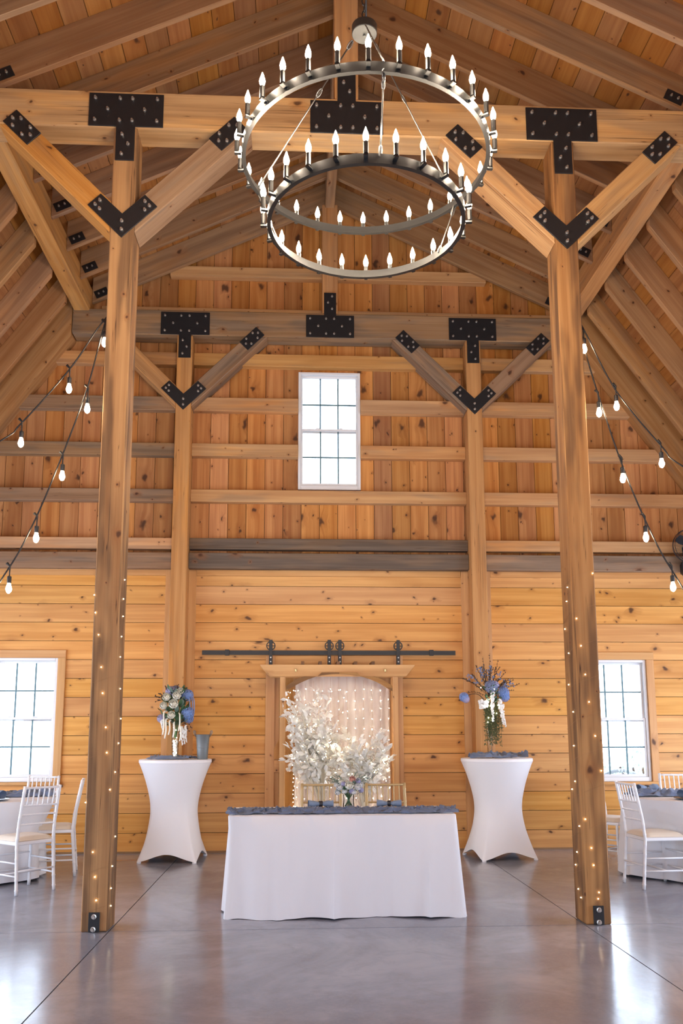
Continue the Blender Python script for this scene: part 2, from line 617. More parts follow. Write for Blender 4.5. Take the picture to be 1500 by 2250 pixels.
def make_window(n):
    x0, x1, z0, z1 = WIN[n]
    t = thing('window_%d' % n, WIN_LABEL[n], 'window', (0, 0, 0), kind='structure')
    yf = 3.955 if n == 1 else 3.985
    bm = BM()
    f = .034
    for a, b in (((x0, yf, z0), (x0 + f, 4.13, z1)), ((x1 - f, yf, z0), (x1, 4.13, z1)),
                 ((x0 + f, yf, z1 - f), (x1 - f, 4.13, z1)), ((x0 + f, yf, z0), (x1 - f, 4.13, z0 + f + .02))):
        add_box(bm, a, b, .004)
    obj('window_frame', bm, 'vinyl', t)
    zm = (z0 + z1) / 2 + (.0 if n == 1 else .0)
    a0, a1 = x0 + f, x1 - f
    for up in (1, 0):
        s0, s1 = (zm - .02, z1 - f) if up else (z0 + f + .02, zm + .025)
        y0 = yf + .055 if up else yf + .02
        w = .02 if up else .024
        bm = BM()
        for a, b in (((a0, y0, s0), (a0 + w, y0 + .03, s1)), ((a1 - w, y0, s0), (a1, y0 + .03, s1)),
                     ((a0 + w, y0, s1 - w - .006), (a1 - w, y0 + .03, s1)), ((a0 + w, y0, s0), (a1 - w, y0 + .03, s0 + w + .008))):
            add_box(bm, a, b, .003)
        sash = obj('sash', bm, 'vinyl', t)
        g0, g1, h0, h1 = a0 + w, a1 - w, s0 + w + .008, s1 - w - .006
        for k in (1, 2):
            xx = g0 + (g1 - g0) * k / 3
            box('muntin', (xx - .0095, y0 + .012, h0), (xx + .0095, y0 + .022, h1), 'muntin', sash)
        zz = (h0 + h1) / 2
        box('muntin', (g0, y0 + .011, zz - .0095), (g1, y0 + .021, zz + .0095), 'muntin', sash)
        for k in range(3):
            for q in range(2):
                xa, xb = g0 + (g1 - g0) * k / 3, g0 + (g1 - g0) * (k + 1) / 3
                za, zb = (h0, zz) if q == 0 else (zz, h1)
                bm = BM()
                add_box(bm, (xa, y0 + .023, za), (xb, y0 + .026, zb))
                obj('pane', bm, 'glass', sash)
        if not up:
            for s in (.28, .72):
                xx = g0 + (g1 - g0) * s
                box('sash_lock', (xx - .025, y0 - .004, s1), (xx + .025, y0 + .02, s1 + .01), 'vinyl', t, bevel=.003)
    if n > 1:
        c = .092
        for nm, a, b, g in (('casing', (x0 - c, WY - .026, z0), (x0, WY + .004, z1), (0, 0, 1)),
                            ('casing', (x1, WY - .026, z0), (x1 + c, WY + .004, z1), (0, 0, 1)),
                            ('casing', (x0 - c, WY - .028, z1), (x1 + c, WY + .004, z1 + c), (1, 0, 0)),
                            ('window_sill', (x0 - c, WY - .045, z0 - .035), (x1 + c, WY + .01, z0), (1, 0, 0))):
            box(nm, a, b, 'trimwood', t, g, .003)
    return t


for n in (1, 2, 3):
    make_window(n)


def cut(rect, holes):
    """rectangle minus holes -> rectangles (x0,x1,z0,z1)"""
    out = [rect]
    for hx0, hx1, hz0, hz1 in holes:
        nxt = []
        for x0, x1, z0, z1 in out:
            if hx1 <= x0 or hx0 >= x1 or hz1 <= z0 or hz0 >= z1:
                nxt.append((x0, x1, z0, z1))
                continue
            if hx0 > x0:
                nxt.append((x0, hx0, z0, z1))
            if hx1 < x1:
                nxt.append((hx1, x1, z0, z1))
            a, b = max(x0, hx0), min(x1, hx1)
            if hz0 > z0:
                nxt.append((a, b, z0, hz0))
            if hz1 < z1:
                nxt.append((a, b, hz1, z1))
        out = nxt
    return out


HOLES = [WIN[n] for n in (1, 2, 3)]

# ------------------------------------------------------------------ back wall
WB = thing('wall_back', 'pine gable wall, shiplap below and upright knotty boards between girts above', 'wall', kind='structure')
bm = BM()
for x0, x1, z0, z1 in cut((-XS - .2, XS + .2, 0, 6.9), HOLES):
    add_box(bm, (x0, UY + .022, z0), (x1, UY + .09, z1))
add_prism(bm, [(-3.9, 6.9), (3.9, 6.9), (0, 8.75)], 'y', UY + .022, UY + .09)
obj('sheathing', bm, 'backing', WB)
# shiplap rows, three bays
PITCH = .2257
bays = [(-XS, -PX - PW / 2), (-PX + PW / 2, PX - PW / 2), (PX + PW / 2, XS)]
for bx0, bx1 in bays:
    for k in range(15):
        z0, z1 = k * PITCH, min((k + 1) * PITCH, 3.36)
        bm = BM()
        for a0, a1, c0, c1 in cut((bx0, bx1, z0, z1), HOLES):
            g = .003
            add_box(bm, (a0, WY, c0 + (g if c0 == z0 else 0)), (a1, WY + .02, c1 - (g if c1 == z1 else 0)))
        obj('board', bm, 'shiplap', WB, grain=(1, 0, 0))
# upright boards
bw = .229
x = -XS + .05
while x < XS:
    x0, x1 = x + .0028, x + bw - .0028
    bm = BM()
    zb = 3.38
    t0, t1 = min(deck(x0), 8.6), min(deck(x1), 8.6)
    if max(t0, t1) < 3.7:
        x += bw
        continue
    ih = [h for h in HOLES if h[0] < x1 and h[1] > x0 and h[2] > 3.4]
    if ih:
        h = ih[0]
        for a0, a1, c0, c1 in cut((x0, x1, zb, h[3] + .2), ih):
            add_box(bm, (a0, UY, c0), (a1, UY + .02, c1))
        add_prism(bm, [(x0, h[3] + .2), (x1, h[3] + .2), (x1, t1), (x0, t0)], 'y', UY, UY + .02)
    else:
        poly = [(x0, zb), (x1, zb), (x1, t1)]
        if x0 < 0 < x1:
            poly.append((0, deck(0)))
        poly.append((x0, t0))
        add_prism(bm, poly, 'y', UY, UY + .02)
    obj('board', bm, 'boards', WB, grain=(0, 0, 1))
    x += bw
# girts
girts = [(3.605, 3.745), (4.205, 4.362), (4.79, 4.955), (5.382, 5.56), (5.985, 6.15)]
mats_l = ['girt', 'weathered', 'weathered', 'weathered', 'girt']
mats_c = ['dark_weathered', 'girt', 'girt', 'girt', 'girt']
mats_r = ['girt', 'girt', 'girt', 'girt', 'girt']
for (bx0, bx1), mm in zip(bays, (mats_l, mats_c, mats_r)):
    for (z0, z1), mt in zip(girts, mm):
        lim = 3.22 + (6.54 - z0) / SL + .15
        x0, x1 = max(bx0, -lim), min(bx1, lim)
        for a0, a1, c0, c1 in cut((x0, x1, z0, z1), [WIN[1]]):
            box('girt', (a0, 3.90, c0), (a1, UY, c1), mt, WB, (1, 0, 0), .005)
for (z0, z1, xm) in ((6.70, 6.76, 2.9), (7.195, 7.335, 2.05)):
    box('girt', (-xm, 3.90, z0), (xm, UY, z1), 'girt', WB, (1, 0, 0), .005)
for (bx0, bx1), mt in zip(bays, ('weathered', 'dark_weathered', 'weathered')):
    box('header_beam', (bx0, 3.87, 3.36), (bx1, WY + .01, 3.556), mt, WB, (1, 0, 0), .006)
for s in (-1, 1):
    for dx0, dx1 in ((PW / 2, PW / 2 + .09), (-PW / 2 - .09, -PW / 2)):
        box('trim_board', (s * PX + dx0 + .002 * s, WY - .022, 0), (s * PX + dx1, WY, 3.36), 'trimwood', WB, (0, 0, 1), .002)
for k, (bx0, bx1) in enumerate(bays):
    box('trim_board', (bx0 + (.092 if k else 0), WY - .022, 3.285), (bx1 - (.092 if k < 2 else 0), WY, 3.36), 'trimwood', WB, (1, 0, 0), .002)
    box('base_strip', (bx0, WY - .012, 0), (bx1, WY, .02), 'weathered', WB, (1, 0, 0))

# ------------------------------------------------------------------ side walls and the end wall behind the camera
def side_wall(s):
    nm = 'wall_left' if s < 0 else 'wall_right'
    bm = BM()
    holes = [(y - 1.0, y + 1.0, .2, 2.4) for y in SIDE_WIN]
    for y0, y1, z0, z1 in cut((YE, 4.1, 0, 2.95), holes):
        add_box(bm, (s * XS, y0, z0), (s * (XS + .12), y1, z1))
    o = obj(nm, bm, 'shiplap', grain=(0, 1, 0))
    tag(o, 'low pine eave wall with a row of windows on the %s' % ('left' if s < 0 else 'right'), 'wall', kind='structure')


side_wall(-1)
side_wall(1)
bm = BM()
for x0, x1, z0, z1 in cut((-XS - .1, XS + .1, 0, 6.9), [(-1.7, 1.7, 0, 2.4)]):
    add_box(bm, (x0, YE - .12, z0), (x1, YE, z1))
add_prism(bm, [(-3.9, 6.9), (3.9, 6.9), (0, 8.75)], 'y', YE - .12, YE)
tag(obj('wall_front', bm, 'boards', grain=(0, 0, 1)), 'pine end wall with a wide glazed opening behind the photographer', 'wall', kind='structure')

# ------------------------------------------------------------------ bolt shared by all plates
bm = BM()
add_lathe(bm, [(0, .026), (.0085, .026), (.0095, .020), (.0095, .009), (.0145, .008), (.0145, 0), (0, 0)], 8)
bmesh.ops.rotate(bm, verts=bm.verts, cent=(0, 0, 0), matrix=Matrix.Rotation(R(90), 3, 'X'))
_bolt = obj('bolt_source', bm, 'zinc', smooth=True, angle=40)
BOLT = _bolt.data
bpy.data.objects.remove(_bolt)

# ------------------------------------------------------------------ roof
CE = thing('ceiling', 'gambrel barn roof of pine boards on rafters and purlins, seen from inside', 'ceiling', kind='structure')
bm = BM()
XE = XS + .25
for s in (-1, 1):
    for (xa, xb, fn) in ((0, XK, deck_u), (XK, XE, deck_l)):
        q = [(s * xa, fn(xa) + .025), (s * xb, fn(xb) + .025), (s * xb, fn(xb) + .12), (s * xa, fn(xa) + .12)]
        add_prism(bm, q, 'y', YE - .12, 4.1)
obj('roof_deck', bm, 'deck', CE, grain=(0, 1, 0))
# roof boards, each course in two lengths
for s in (-1, 1):
    for (xa, xb, fn, sl) in ((.01, XK, deck_u, SU), (XK, XE, deck_l, SL)):
        step = .222 / math.sqrt(1 + sl * sl)
        x = xa
        k = 0
        while x < xb - .02:
            x1 = min(x + step, xb)
            g = .003
            for (y0, y1) in ((-3.2, .79 if k % 2 else 1.40), (.79 if k % 2 else 1.40, 4.0)):
                bm = BM()
                q = [(s * (x + g), fn(x + g)), (s * (x1 - g), fn(x1 - g)), (s * (x1 - g), fn(x1 - g) + .022), (s * (x + g), fn(x + g) + .022)]
                add_prism(bm, q, 'y', y0 + .001, y1 - .001)
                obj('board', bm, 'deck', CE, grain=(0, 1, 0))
            x = x1
            k += 1
RT = .055
for s in (-1, 1):
    gr = Vector((s, 0, -SU)).normalized()
    for k in range(10):
        y0 = 3.835 - .61 * k
        bm = BM()
        xa, xb = .03, 3.008
        q = [(s * xa, zu(xa)), (s * xb, zu(xb)), (s * xb, deck_u(xb)), (s * xa, deck_u(xa))]
        add_prism(bm, q, 'y', y0, y0 + RT, .004)
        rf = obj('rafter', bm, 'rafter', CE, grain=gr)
        # black hanger plate at the purlin
        bm = BM()
        c = Vector((s * 2.895, y0, zu(2.895) + .085))
        tx, tz = gr, Vector((s * SU, 0, 1)).normalized()
        P = [c + tx * a + tz * b for a, b in ((-.085, -.05), (.085, -.05), (.085, .05), (-.085, .05))]
        add_prism(bm, [(p.x, p.z) for p in P], 'y', y0 - .008, y0 - .0005)
        pl = obj('hanger_plate', bm, 'black', rf)
        for a in (-.03, .035):
            q = c + tx * a
            inst('bolt', BOLT, rf, (q.x, y0 - .008, q.z), (0, 0, 0), .85)
    gl = Vector((s, 0, -SL)).normalized()
    for k in range(9):
        y0 = 3.385 - .617 * k
        bm = BM()
        zt = deck_l(3.215)
        q = [(s * 3.215, zl(3.215)), (s * 3.215, zt), (s * XS, deck_l(XS)), (s * XS, zl(XS))]
        add_prism(bm, q, 'y', y0, y0 + RT + .02, .004)
        obj('rafter', bm, 'rafter_low', CE, grain=gl)
    bm = BM()
    q = [(s * 3.225, 6.285), (s * 3.225, deck_l(3.225)), (s * XS, deck_l(XS)), (s * XS, 6.285 - SL * (XS - 3.225))]
    add_prism(bm, q, 'y', 3.75, 3.995, .005)
    obj('gable_rafter', bm, 'rafter_low', CE, grain=gl)
    box('purlin', (s * 3.01, -3.6, ZB1 - .03), (s * 3.205, 3.98, ZB1 + .31), 'timber_orange', CE, (0, 1, 0), .012)
box('ridge_beam', (-.06, -3.2, 8.1), (.06, 4.0, 8.5), 'rafter', CE, (0, 1, 0), .006)

# ------------------------------------------------------------------ trusses
def bolts(plate, pts, y=-.011, sc=1.0):
    for x, z in pts:
        inst('bolt', BOLT, plate, (x, y, z), (0, rng.uniform(0, 1), 0), sc)


def plate(t, poly, pts, y0=-.011, name='steel_plate', sc=1.0):
    bm = BM()
    add_prism(bm, poly, 'y', y0, -.0005, .0015)
    p = obj(name, bm, 'black', t)
    bolts(p, pts, y0, sc)
    return p


def make_truss(y, label, back):
    t = thing('timber_truss', label, 'truss', (0, y, 0), kind='structure')
    xe = 3.215
    bm = BM()
    if back:
        add_box(bm, (-xe, 0, ZB0), (xe, PD, ZB1), .01)
    else:
        add_box(bm, (-3.9, 0, ZB0), (3.9, PD, ZB1), .01)
    obj('tie_beam', bm, 'weathered' if back else 'timber', t, grain=(1, 0, 0))
    box('king_post', (-.1, .01, ZB1), (.1, PD - .01, 8.15), 'timber_orange', t, (0, 0, 1), .008)
    for s in (-1, 1):
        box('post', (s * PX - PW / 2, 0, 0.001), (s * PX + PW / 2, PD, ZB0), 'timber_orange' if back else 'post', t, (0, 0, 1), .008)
        for d in (-1, 1):
            # knee brace at 45 degrees: centre line z = 5.41 + |dx|
            hw = .134
            xi = PW / 2 + .001
            poly = [(xi, 5.41 + xi - hw), (ZB0 - 5.41 + hw, ZB0), (ZB0 - 5.41 - hw, ZB0), (xi, 5.41 + xi + hw)]
            poly = [(s * PX + d * px, pz) for px, pz in poly]
            bm = BM()
            add_prism(bm, poly, 'y', .0015, PD - .0015, .007)
            obj('knee_brace', bm, 'timber_orange' if (s * d == 1 and s < 0 and False) or (s < 0 and d < 0) else ('weathered' if (back or (s < 0 and d > 0)) else 'timber'),
                t, grain=(d, 0, 1))
            # plate tying the brace to the beam
            c = Vector((s * PX + d * .835, 6.272))
            e1 = Vector((d, 1)).normalized()
            e2 = Vector((-d, 1)).normalized()
            pts = [c + e1 * a + e2 * b for a, b in ((-.145, -.075), (.145, -.075), (.145, .075), (-.145, .075))]
            bb = [c + e1 * a + e2 * b for a, b in ((.105, .0), (.055, .045), (.055, -.045), (-.105, 0), (-.055, .045), (-.055, -.045))]
            plate(t, [tuple(q) for q in pts], [tuple(q) for q in bb])
        # V plate on the post
        V = [(0, 5.322), (.278, 5.60), (.177, 5.70), (0, 5.53), (-.177, 5.70), (-.278, 5.60)]
        plate(t, [(s * PX + a, b) for a, b in V],
              [(s * PX + a, b) for a, b in ((-.18, 5.637), (-.216, 5.60), (-.18, 5.563), (.18, 5.637), (.216, 5.60), (.18, 5.563), (0, 5.462), (0, 5.388))])
        # T plate
        T = [(-.303, 6.605), (-.303, 6.308), (-.076, 6.308), (-.076, 6.003), (.076, 6.003), (.076, 6.308), (.303, 6.308), (.303, 6.605)]
        plate(t, [(s * PX + a, b) for a, b in T],
              [(s * PX + a * 1, b) for a, b in ((-.252, 6.556), (-.051, 6.556), (.051, 6.556), (.252, 6.556), (-.15, 6.457), (.15, 6.457),
                                                (-.252, 6.357), (-.051, 6.357), (.051, 6.357), (.252, 6.357), (s * .025, 6.23), (-s * .025, 6.145), (s * .025, 6.055))])
        if not back:
            bm = BM()
            plate(t, [(s * PX + a, b) for a, b in ((-.039, .003), (.039, .003), (.039, .135), (-.039, .135))],
                  [(s * PX + .0, .108), (s * PX - .003, .022)], name='base_plate', sc=1.3)
    T = [(-.303, 6.308), (.303, 6.308), (.303, 6.605), (.076, 6.605), (.076, 6.91), (-.076, 6.91), (-.076, 6.605), (-.303, 6.605)]
    plate(t, T, [(-.252, 6.356), (-.051, 6.356), (.051, 6.356), (.252, 6.356), (-.15, 6.457), (.15, 6.457), (-.252, 6.556), (-.051, 6.556),
                 (.051, 6.556), (.252, 6.556), (.025, 6.69), (-.025, 6.775), (.025, 6.86)])
    return t


make_truss(0.0, 'near timber truss with free-standing posts, knee braces and black steel plates', False)
make_truss(B, 'far timber truss set against the gable wall, under the high window', True)

# ------------------------------------------------------------------ chandelier
CH = thing('ring_chandelier', 'two-tier iron ring chandelier with lit candle bulbs hanging under the ridge', 'chandelier', (-.028, -2.185, 4.06))
_c = Vector((0, 0, 0))


def ring(name, r, z, h=.052, th=.007):
    bm = BM()
    add_lathe(bm, [(r - th, z), (r, z), (r, z + h), (r - th, z + h)], 96, close=True)
    # folded flange along the lower edge
    add_lathe(bm, [(r - .022, z), (r - th, z), (r - th, z + .004), (r - .022, z + .004)], 96, close=True)
    return obj(name, bm, 'iron', CH, smooth=True, angle=30)


RU, ZU_, RL_, ZL_ = .672, .40, .532, .026
ring('upper_ring', RU, ZU_)
ring('lower_ring', RL_, ZL_)
bm = BM()
add_lathe(bm, [(0, 0), (.013, 0), (.013, .062), (0, .062)], 8)          # sleeve
add_box(bm, (-.03, -.010, -.014), (.012, .010, -.006))                  # clip to the ring
add_box(bm, (-.03, -.010, -.03), (-.024, .010, -.006))
_s = obj('src', bm, 'iron', smooth=True, angle=40)
SLEEVE = _s.data
bpy.data.objects.remove(_s)
bm = BM()
add_lathe(bm, [(0, 0), (.008, .002), (.0142, .019), (.015, .029), (.012, .045), (.007, .059), (.0035, .072), (0, .08)], 10)
_s = obj('src', bm, 'bulb', smooth=True)
CBULB = _s.data
bpy.data.objects.remove(_s)
for r, z, n, ph in ((RU, ZU_, 30, -93.3), (RL_, ZL_, 24, -94.5)):
    for k in range(n):
        a = R(ph) + 2 * PI * k / n
        rr = r + .026
        s = inst('candle_sleeve', SLEEVE, CH, (rr * math.cos(a), rr * math.sin(a), z + .03), (0, 0, a))
        inst('candle_bulb', CBULB, s, (0, 0, .0625))
HUBZ = 1.2


def rod(a, b, knot=.45):
    bm = BM()
    a, b = Vector(a), Vector(b)
    add_tube(bm, [a, b], .0042, 6)
    for s in (0.03, knot, .97):
        p = a.lerp(b, s)
        d = (b - a).normalized()
        o_ = d.orthogonal().normalized()
        loop = [p + d * (.028 * math.cos(t)) + o_ * (.011 * math.sin(t)) for t in [2 * PI * q / 10 for q in range(11)]]
        add_tube(bm, loop, .0035, 5)
    obj('hanger_rod', bm, 'silver', CH, smooth=True)


for k in range(3):
    a = R(-87 + 120 * k)
    pu = Vector((RU * math.cos(a), RU * math.sin(a), ZU_ + .05))
    rod((.07 * math.cos(a), .07 * math.sin(a), HUBZ - .01), pu, .35)
    rod((RU * math.cos(a) * .985, RU * math.sin(a) * .985, ZU_), (RL_ * math.cos(a), RL_ * math.sin(a), ZL_ + .05), .12)
bm = BM()
add_lathe(bm, [(0, HUBZ), (.068, HUBZ), (.07, HUBZ + .004), (.07, HUBZ + .012)], 28)
add_lathe(bm, [(0, HUBZ - .012), (.008, HUBZ - .012), (.008, HUBZ)], 8)
obj('hub_disc', bm, 'canopy', CH, smooth=True, angle=30)
bm = BM()
add_lathe(bm, [(.071, HUBZ + .004), (.071, HUBZ + .05), (.055, HUBZ + .065), (0, HUBZ + .065)], 28)
obj('hub_cap', bm, 'iron', CH, smooth=True, angle=30)
bm = BM()
z = HUBZ + .06
k = 0
while z < 4.02:
    loop = [Vector((0, 0, z + .022)) + (Vector((0, 0, 1)) * .027 * math.cos(t) + (Vector((1, 0, 0)) if k % 2 else Vector((0, 1, 0))) * .013 * math.sin(t)) for t in [2 * PI * q / 8 for q in range(9)]]
    add_tube(bm, loop, .004, 5)
    z += .043
    k += 1
add_tube(bm, [(.01, 0, HUBZ + .06), (.016, .006, HUBZ + 1.2), (.008, 0, 4.0)], .006, 6)
obj('hanging_chain', bm, 'iron', CH, smooth=True)

# ------------------------------------------------------------------ string lights between the near posts and the eaves
bm = BM()
add_lathe(bm, [(0, .0), (.011, 0), (.0165, -.006), (.0165, -.052), (.014, -.055), (0, -.055)], 10)
_s = obj('src', bm, 'cable', smooth=True, angle=40)
SOCKET = _s.data
bpy.data.objects.remove(_s)
bm = BM()
add_lathe(bm, [(0, 0), (.012, -.002), (.015, -.015), (.0215, -.038), (.022, -.05), (.016, -.068), (.006, -.077), (0, -.078)], 12)
_s = obj('src', bm, 'sbulb', smooth=True)
SBULB = _s.data
bpy.data.objects.remove(_s)


def catmull(pts, n=8):
    pts = [Vector(p) for p in pts]
    P = [pts[0] * 2 - pts[1]] + pts + [pts[-1] * 2 - pts[-2]]
    out = []
    for i in range(1, len(P) - 2):
        for k in range(n):
            t = k / n
            a, b, c, d = P[i - 1], P[i], P[i + 1], P[i + 2]
            out.append(.5 * ((2 * b) + (c - a) * t + (2 * a - 5 * b + 4 * c - d) * t * t + (3 * b - a - 3 * c + d) * t ** 3))
    out.append(pts[-1])
    return out


def string_light(label, pts, drops):
    t = thing('string_light', label, 'string lights', pts[0], group='bulb strings hung from the near posts')
    base = Vector(pts[0])
    bm = BM()
    add_tube(bm, [p - base for p in catmull(pts)], .006, 6)
    obj('cord', bm, 'cable', t, smooth=True)
    for (px, pz) in drops:
        q = Vector((px, .05, pz)) - base
        bm = BM()
        add_tube(bm, [q + Vector((-.012, 0, .045)), q + Vector((.012, 0, .02)), q + Vector((.012, 0, -.03)), q + Vector((.012, 0, -.06))], [.012, .008, .0045, .0045], 6)
        obj('drop_lead', bm, 'cable', t, smooth=True)
        s = inst('socket', SOCKET, t, q + Vector((.012, 0, -.055)))
        inst('bulb', SBULB, s, (0, 0, -.054))


y_ = .05
string_light('upper black cord of glowing bulbs rising to the window-side post beside the bucket table',
             [(-1.915, y_, 4.67), (-1.99, y_, 4.56), (-2.199, y_, 4.208), (-2.545, y_, 3.764), (-2.70, y_, 3.62), (-3.6, y_, 3.05), (-4.8, y_, 2.85), (-5.85, y_, 3.0)],
             [(-2.199, 4.21), (-2.545, 3.764), (-3.1, 3.34), (-3.7, 3.01), (-4.3, 2.88), (-4.9, 2.85), (-5.4, 2.9)])
string_light('steep lower black cord of glowing bulbs on the post beside the bucket table',
             [(-1.915, y_, 4.66), (-1.945, y_, 4.55), (-2.051, y_, 4.048), (-2.219, y_, 3.501), (-2.391, y_, 3.011), (-2.574, y_, 2.62), (-2.85, y_, 2.26), (-3.6, y_, 1.98), (-4.8, y_, 2.1), (-5.85, y_, 2.6)],
             [(-1.94, 4.60), (-2.051, 4.048), (-2.219, 3.501), (-2.391, 3.011), (-2.574, 2.62), (-3.0, 2.14), (-3.6, 1.98), (-4.3, 2.0)])
string_light('upper black cord of bulbs rising toward the wall fan',
             [(1.915, y_, 4.70), (1.96, y_, 4.60), (2.185, y_, 4.116), (2.536, y_, 3.649), (2.694, y_, 3.492), (3.6, y_, 2.95), (4.8, y_, 2.8), (5.85, y_, 3.0)],
             [(2.167, 4.14), (2.51, 3.665), (3.1, 3.22), (3.7, 2.92), (4.3, 2.82)])
string_light('steep lower black cord of bulbs crossing in front of the wall fan',
             [(1.915, y_, 4.69), (1.942, y_, 4.464), (2.033, y_, 4.083), (2.19, y_, 3.523), (2.359, y_, 3.046), (2.544, y_, 2.654), (2.85, y_, 2.24), (3.6, y_, 1.98), (4.8, y_, 2.1), (5.85, y_, 2.6)],
             [(1.925, 4.625), (2.02, 4.083), (2.185, 3.535), (2.345, 3.056), (2.538, 2.66), (3.0, 2.12), (3.6, 1.98)])

# ------------------------------------------------------------------ sliding barn doors and their track
def barn_door(n, x0, x1, label, flip):
    y0, y1 = 3.935, 3.962
    z0, z1 = .02, 2.30
    t = thing('door_%d' % n, label, 'door', (0, 0, 0), kind='structure')
    nb = 5
    for k in range(nb):
        a = x0 + (x1 - x0) * k / nb
        b = x0 + (x1 - x0) * (k + 1) / nb
        box('board', (a + .001, y0, z0), (b - .001, y1, z1), 'doorwood', t, (0, 0, 1))
    f0 = y0 - .024
    w = .108
    for nm, a, b, g in (('stile', (x0, f0, z0), (x0 + w, y0 - .0005, z1), (0, 0, 1)), ('stile', (x1 - w, f0, z0), (x1, y0 - .0005, z1), (0, 0, 1)),
                        ('rail', (x0 + w, f0, z1 - .19), (x1 - w, y0 - .0005, z1), (1, 0, 0)), ('rail', (x0 + w, f0, .92), (x1 - w, y0 - .0005, 1.06), (1, 0, 0)),
                        ('rail', (x0 + w, f0, z0), (x1 - w, y0 - .0005, z0 + .16), (1, 0, 0))):
        box(nm, a, b, 'doorwood', t, g, .002)
    for za, zb in ((.19, .91), (1.07, 2.10)):
        xa, xb = (x0 + w, x1 - w) if flip else (x1 - w, x0 + w)
        d = 1 if flip else -1
        bm = BM()
        add_prism(bm, [(xa, za), (xa + d * .13, za), (xb, zb - .13), (xb, zb), (xb - d * .13, zb), (xa, za + .13)], 'y', f0 + .001, y0 - .0005)
        obj('brace', bm, 'doorwood', t, grain=(xb - xa, 0, zb - za))
    return t


d1 = barn_door(4, -.770, .056, 'pine barn door hung behind the taller side of the white branches', True)
d2 = barn_door(5, .060, .884, 'pine barn door hung behind the fairy-lit bare side of the curtain', False)


def hanger(t, x):
    bm = BM()
    add_box(bm, (x - .021, 3.866, 2.19), (x + .021, 3.873, 2.49), .002)
    add_box(bm, (x - .021, 3.873, 2.19), (x + .021, 3.911, 2.30))
    h = obj('hanger_strap', bm, 'track', t)
    bm = BM()
    c = (x, 3.885, 2.418)
    mx = Matrix.Translation(c) @ Matrix.Rotation(R(90), 4, 'X')
    ring_ = BM()
    add_lathe(ring_, [(.044, -.008), (.056, -.008), (.056, .008), (.044, .008)], 24, close=True)
    add_lathe(ring_, [(0, -.012), (.016, -.012), (.016, .012), (0, .012)], 12)
    for k in range(6):
        a = PI * 2 * k / 6
        add_tube(ring_, [(.012 * math.cos(a), .012 * math.sin(a), 0), (.046 * math.cos(a), .046 * math.sin(a), 0)], .005, 5)
    bmesh.ops.transform(ring_, matrix=mx, verts=ring_.verts)
    bm.free()
    obj('hanger_wheel', ring_, 'track', h, smooth=True, angle=30)
    for z in (2.225, 2.275):
        inst('bolt', BOLT, h, (x, 3.866, z), (0, 0, 0), .6)


hanger(d1, -.712)
hanger(d1, -.008)
hanger(d2, .120)
hanger(d2, .828)
TR = thing('door_track', 'flat black steel sliding-door track with end stops on the shiplap', 'track', (0, 3.89, 2.335))
bm = BM()
add_box(bm, (-1.535, -.004, -.027), (1.53, .004, .027), .0015)
for x in (-1.46, -.95, -.4, .06, .5, 1.0, 1.45):
    add_tube(bm, [(x, .004, 0), (x, .092, 0)], .011, 8)
obj('rail', bm, 'track', TR)
for x in (-1.235, 1.235):
    box('end_stop', (x - .026, -.018, -.034), (x + .026, .012, .036), 'track', TR, bevel=.003)

# ------------------------------------------------------------------ arbor
AR = thing('wooden_arbor', 'light pine arbor with arched front and notched header before the barn doors', 'arbor', (.09, 3.6, 0))
for nm, x0, x1, y0, y1 in (('post', -.684, -.620, 0, .064), ('post', .635, .699, 0, .064), ('post', -.684, -.620, .19, .254), ('post', .635, .699, .19, .254)):
    box(nm, (x0, y0, 0), (x1, y1, 2.03), 'trimwood', AR, (0, 0, 1), .003)
for y0 in (-.026, .255):
    bm = BM()
    add_prism(bm, [(-.80, 2.03), (.79, 2.03), (.895, 2.155), (.895, 2.168), (-.915, 2.168), (-.915, 2.155)], 'y', y0, y0 + .024, .002)
    obj('header', bm, 'trimwood', AR, grain=(1, 0, 0))
for x in (-.42, -.215, -.005, .2, .405):
    box('slat', (x - .019, -.035, 2.169), (x + .019, .285, 2.207), 'slat_dark', AR, (0, 1, 0), .002)
for s in (-1, 1):
    bm = BM()
    # curved brace: quarter of the arch, one half each
    lo, hi = [], []
    for k in range(13):
        u = k / 12
        x = .008 + s * .618 * u
        zi = 2.062 - .205 * u ** 2.1
        lo.append((x, zi))
        hi.append((x, min(zi + .062, 2.029 if u > .36 else 2.075)))
    poly = lo + hi[::-1]
    for k in range(12):
        add_prism(bm, [lo[k], lo[k + 1], hi[k + 1], hi[k]], 'y', -.050, -.027)
    bmesh.ops.remove_doubles(bm, verts=bm.verts, dist=.0005)
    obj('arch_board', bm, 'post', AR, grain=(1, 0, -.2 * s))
for x in (-.50, .545):
    bm = BM()
    add_lathe(bm, [(0, 0), (.010, .003), (.013, .014), (.006, .027), (.012, .035), (0, .043)], 8)
    obj('brass_knob', bm, 'brass', AR, loc=(x, -.034, 2.08), smooth=True)

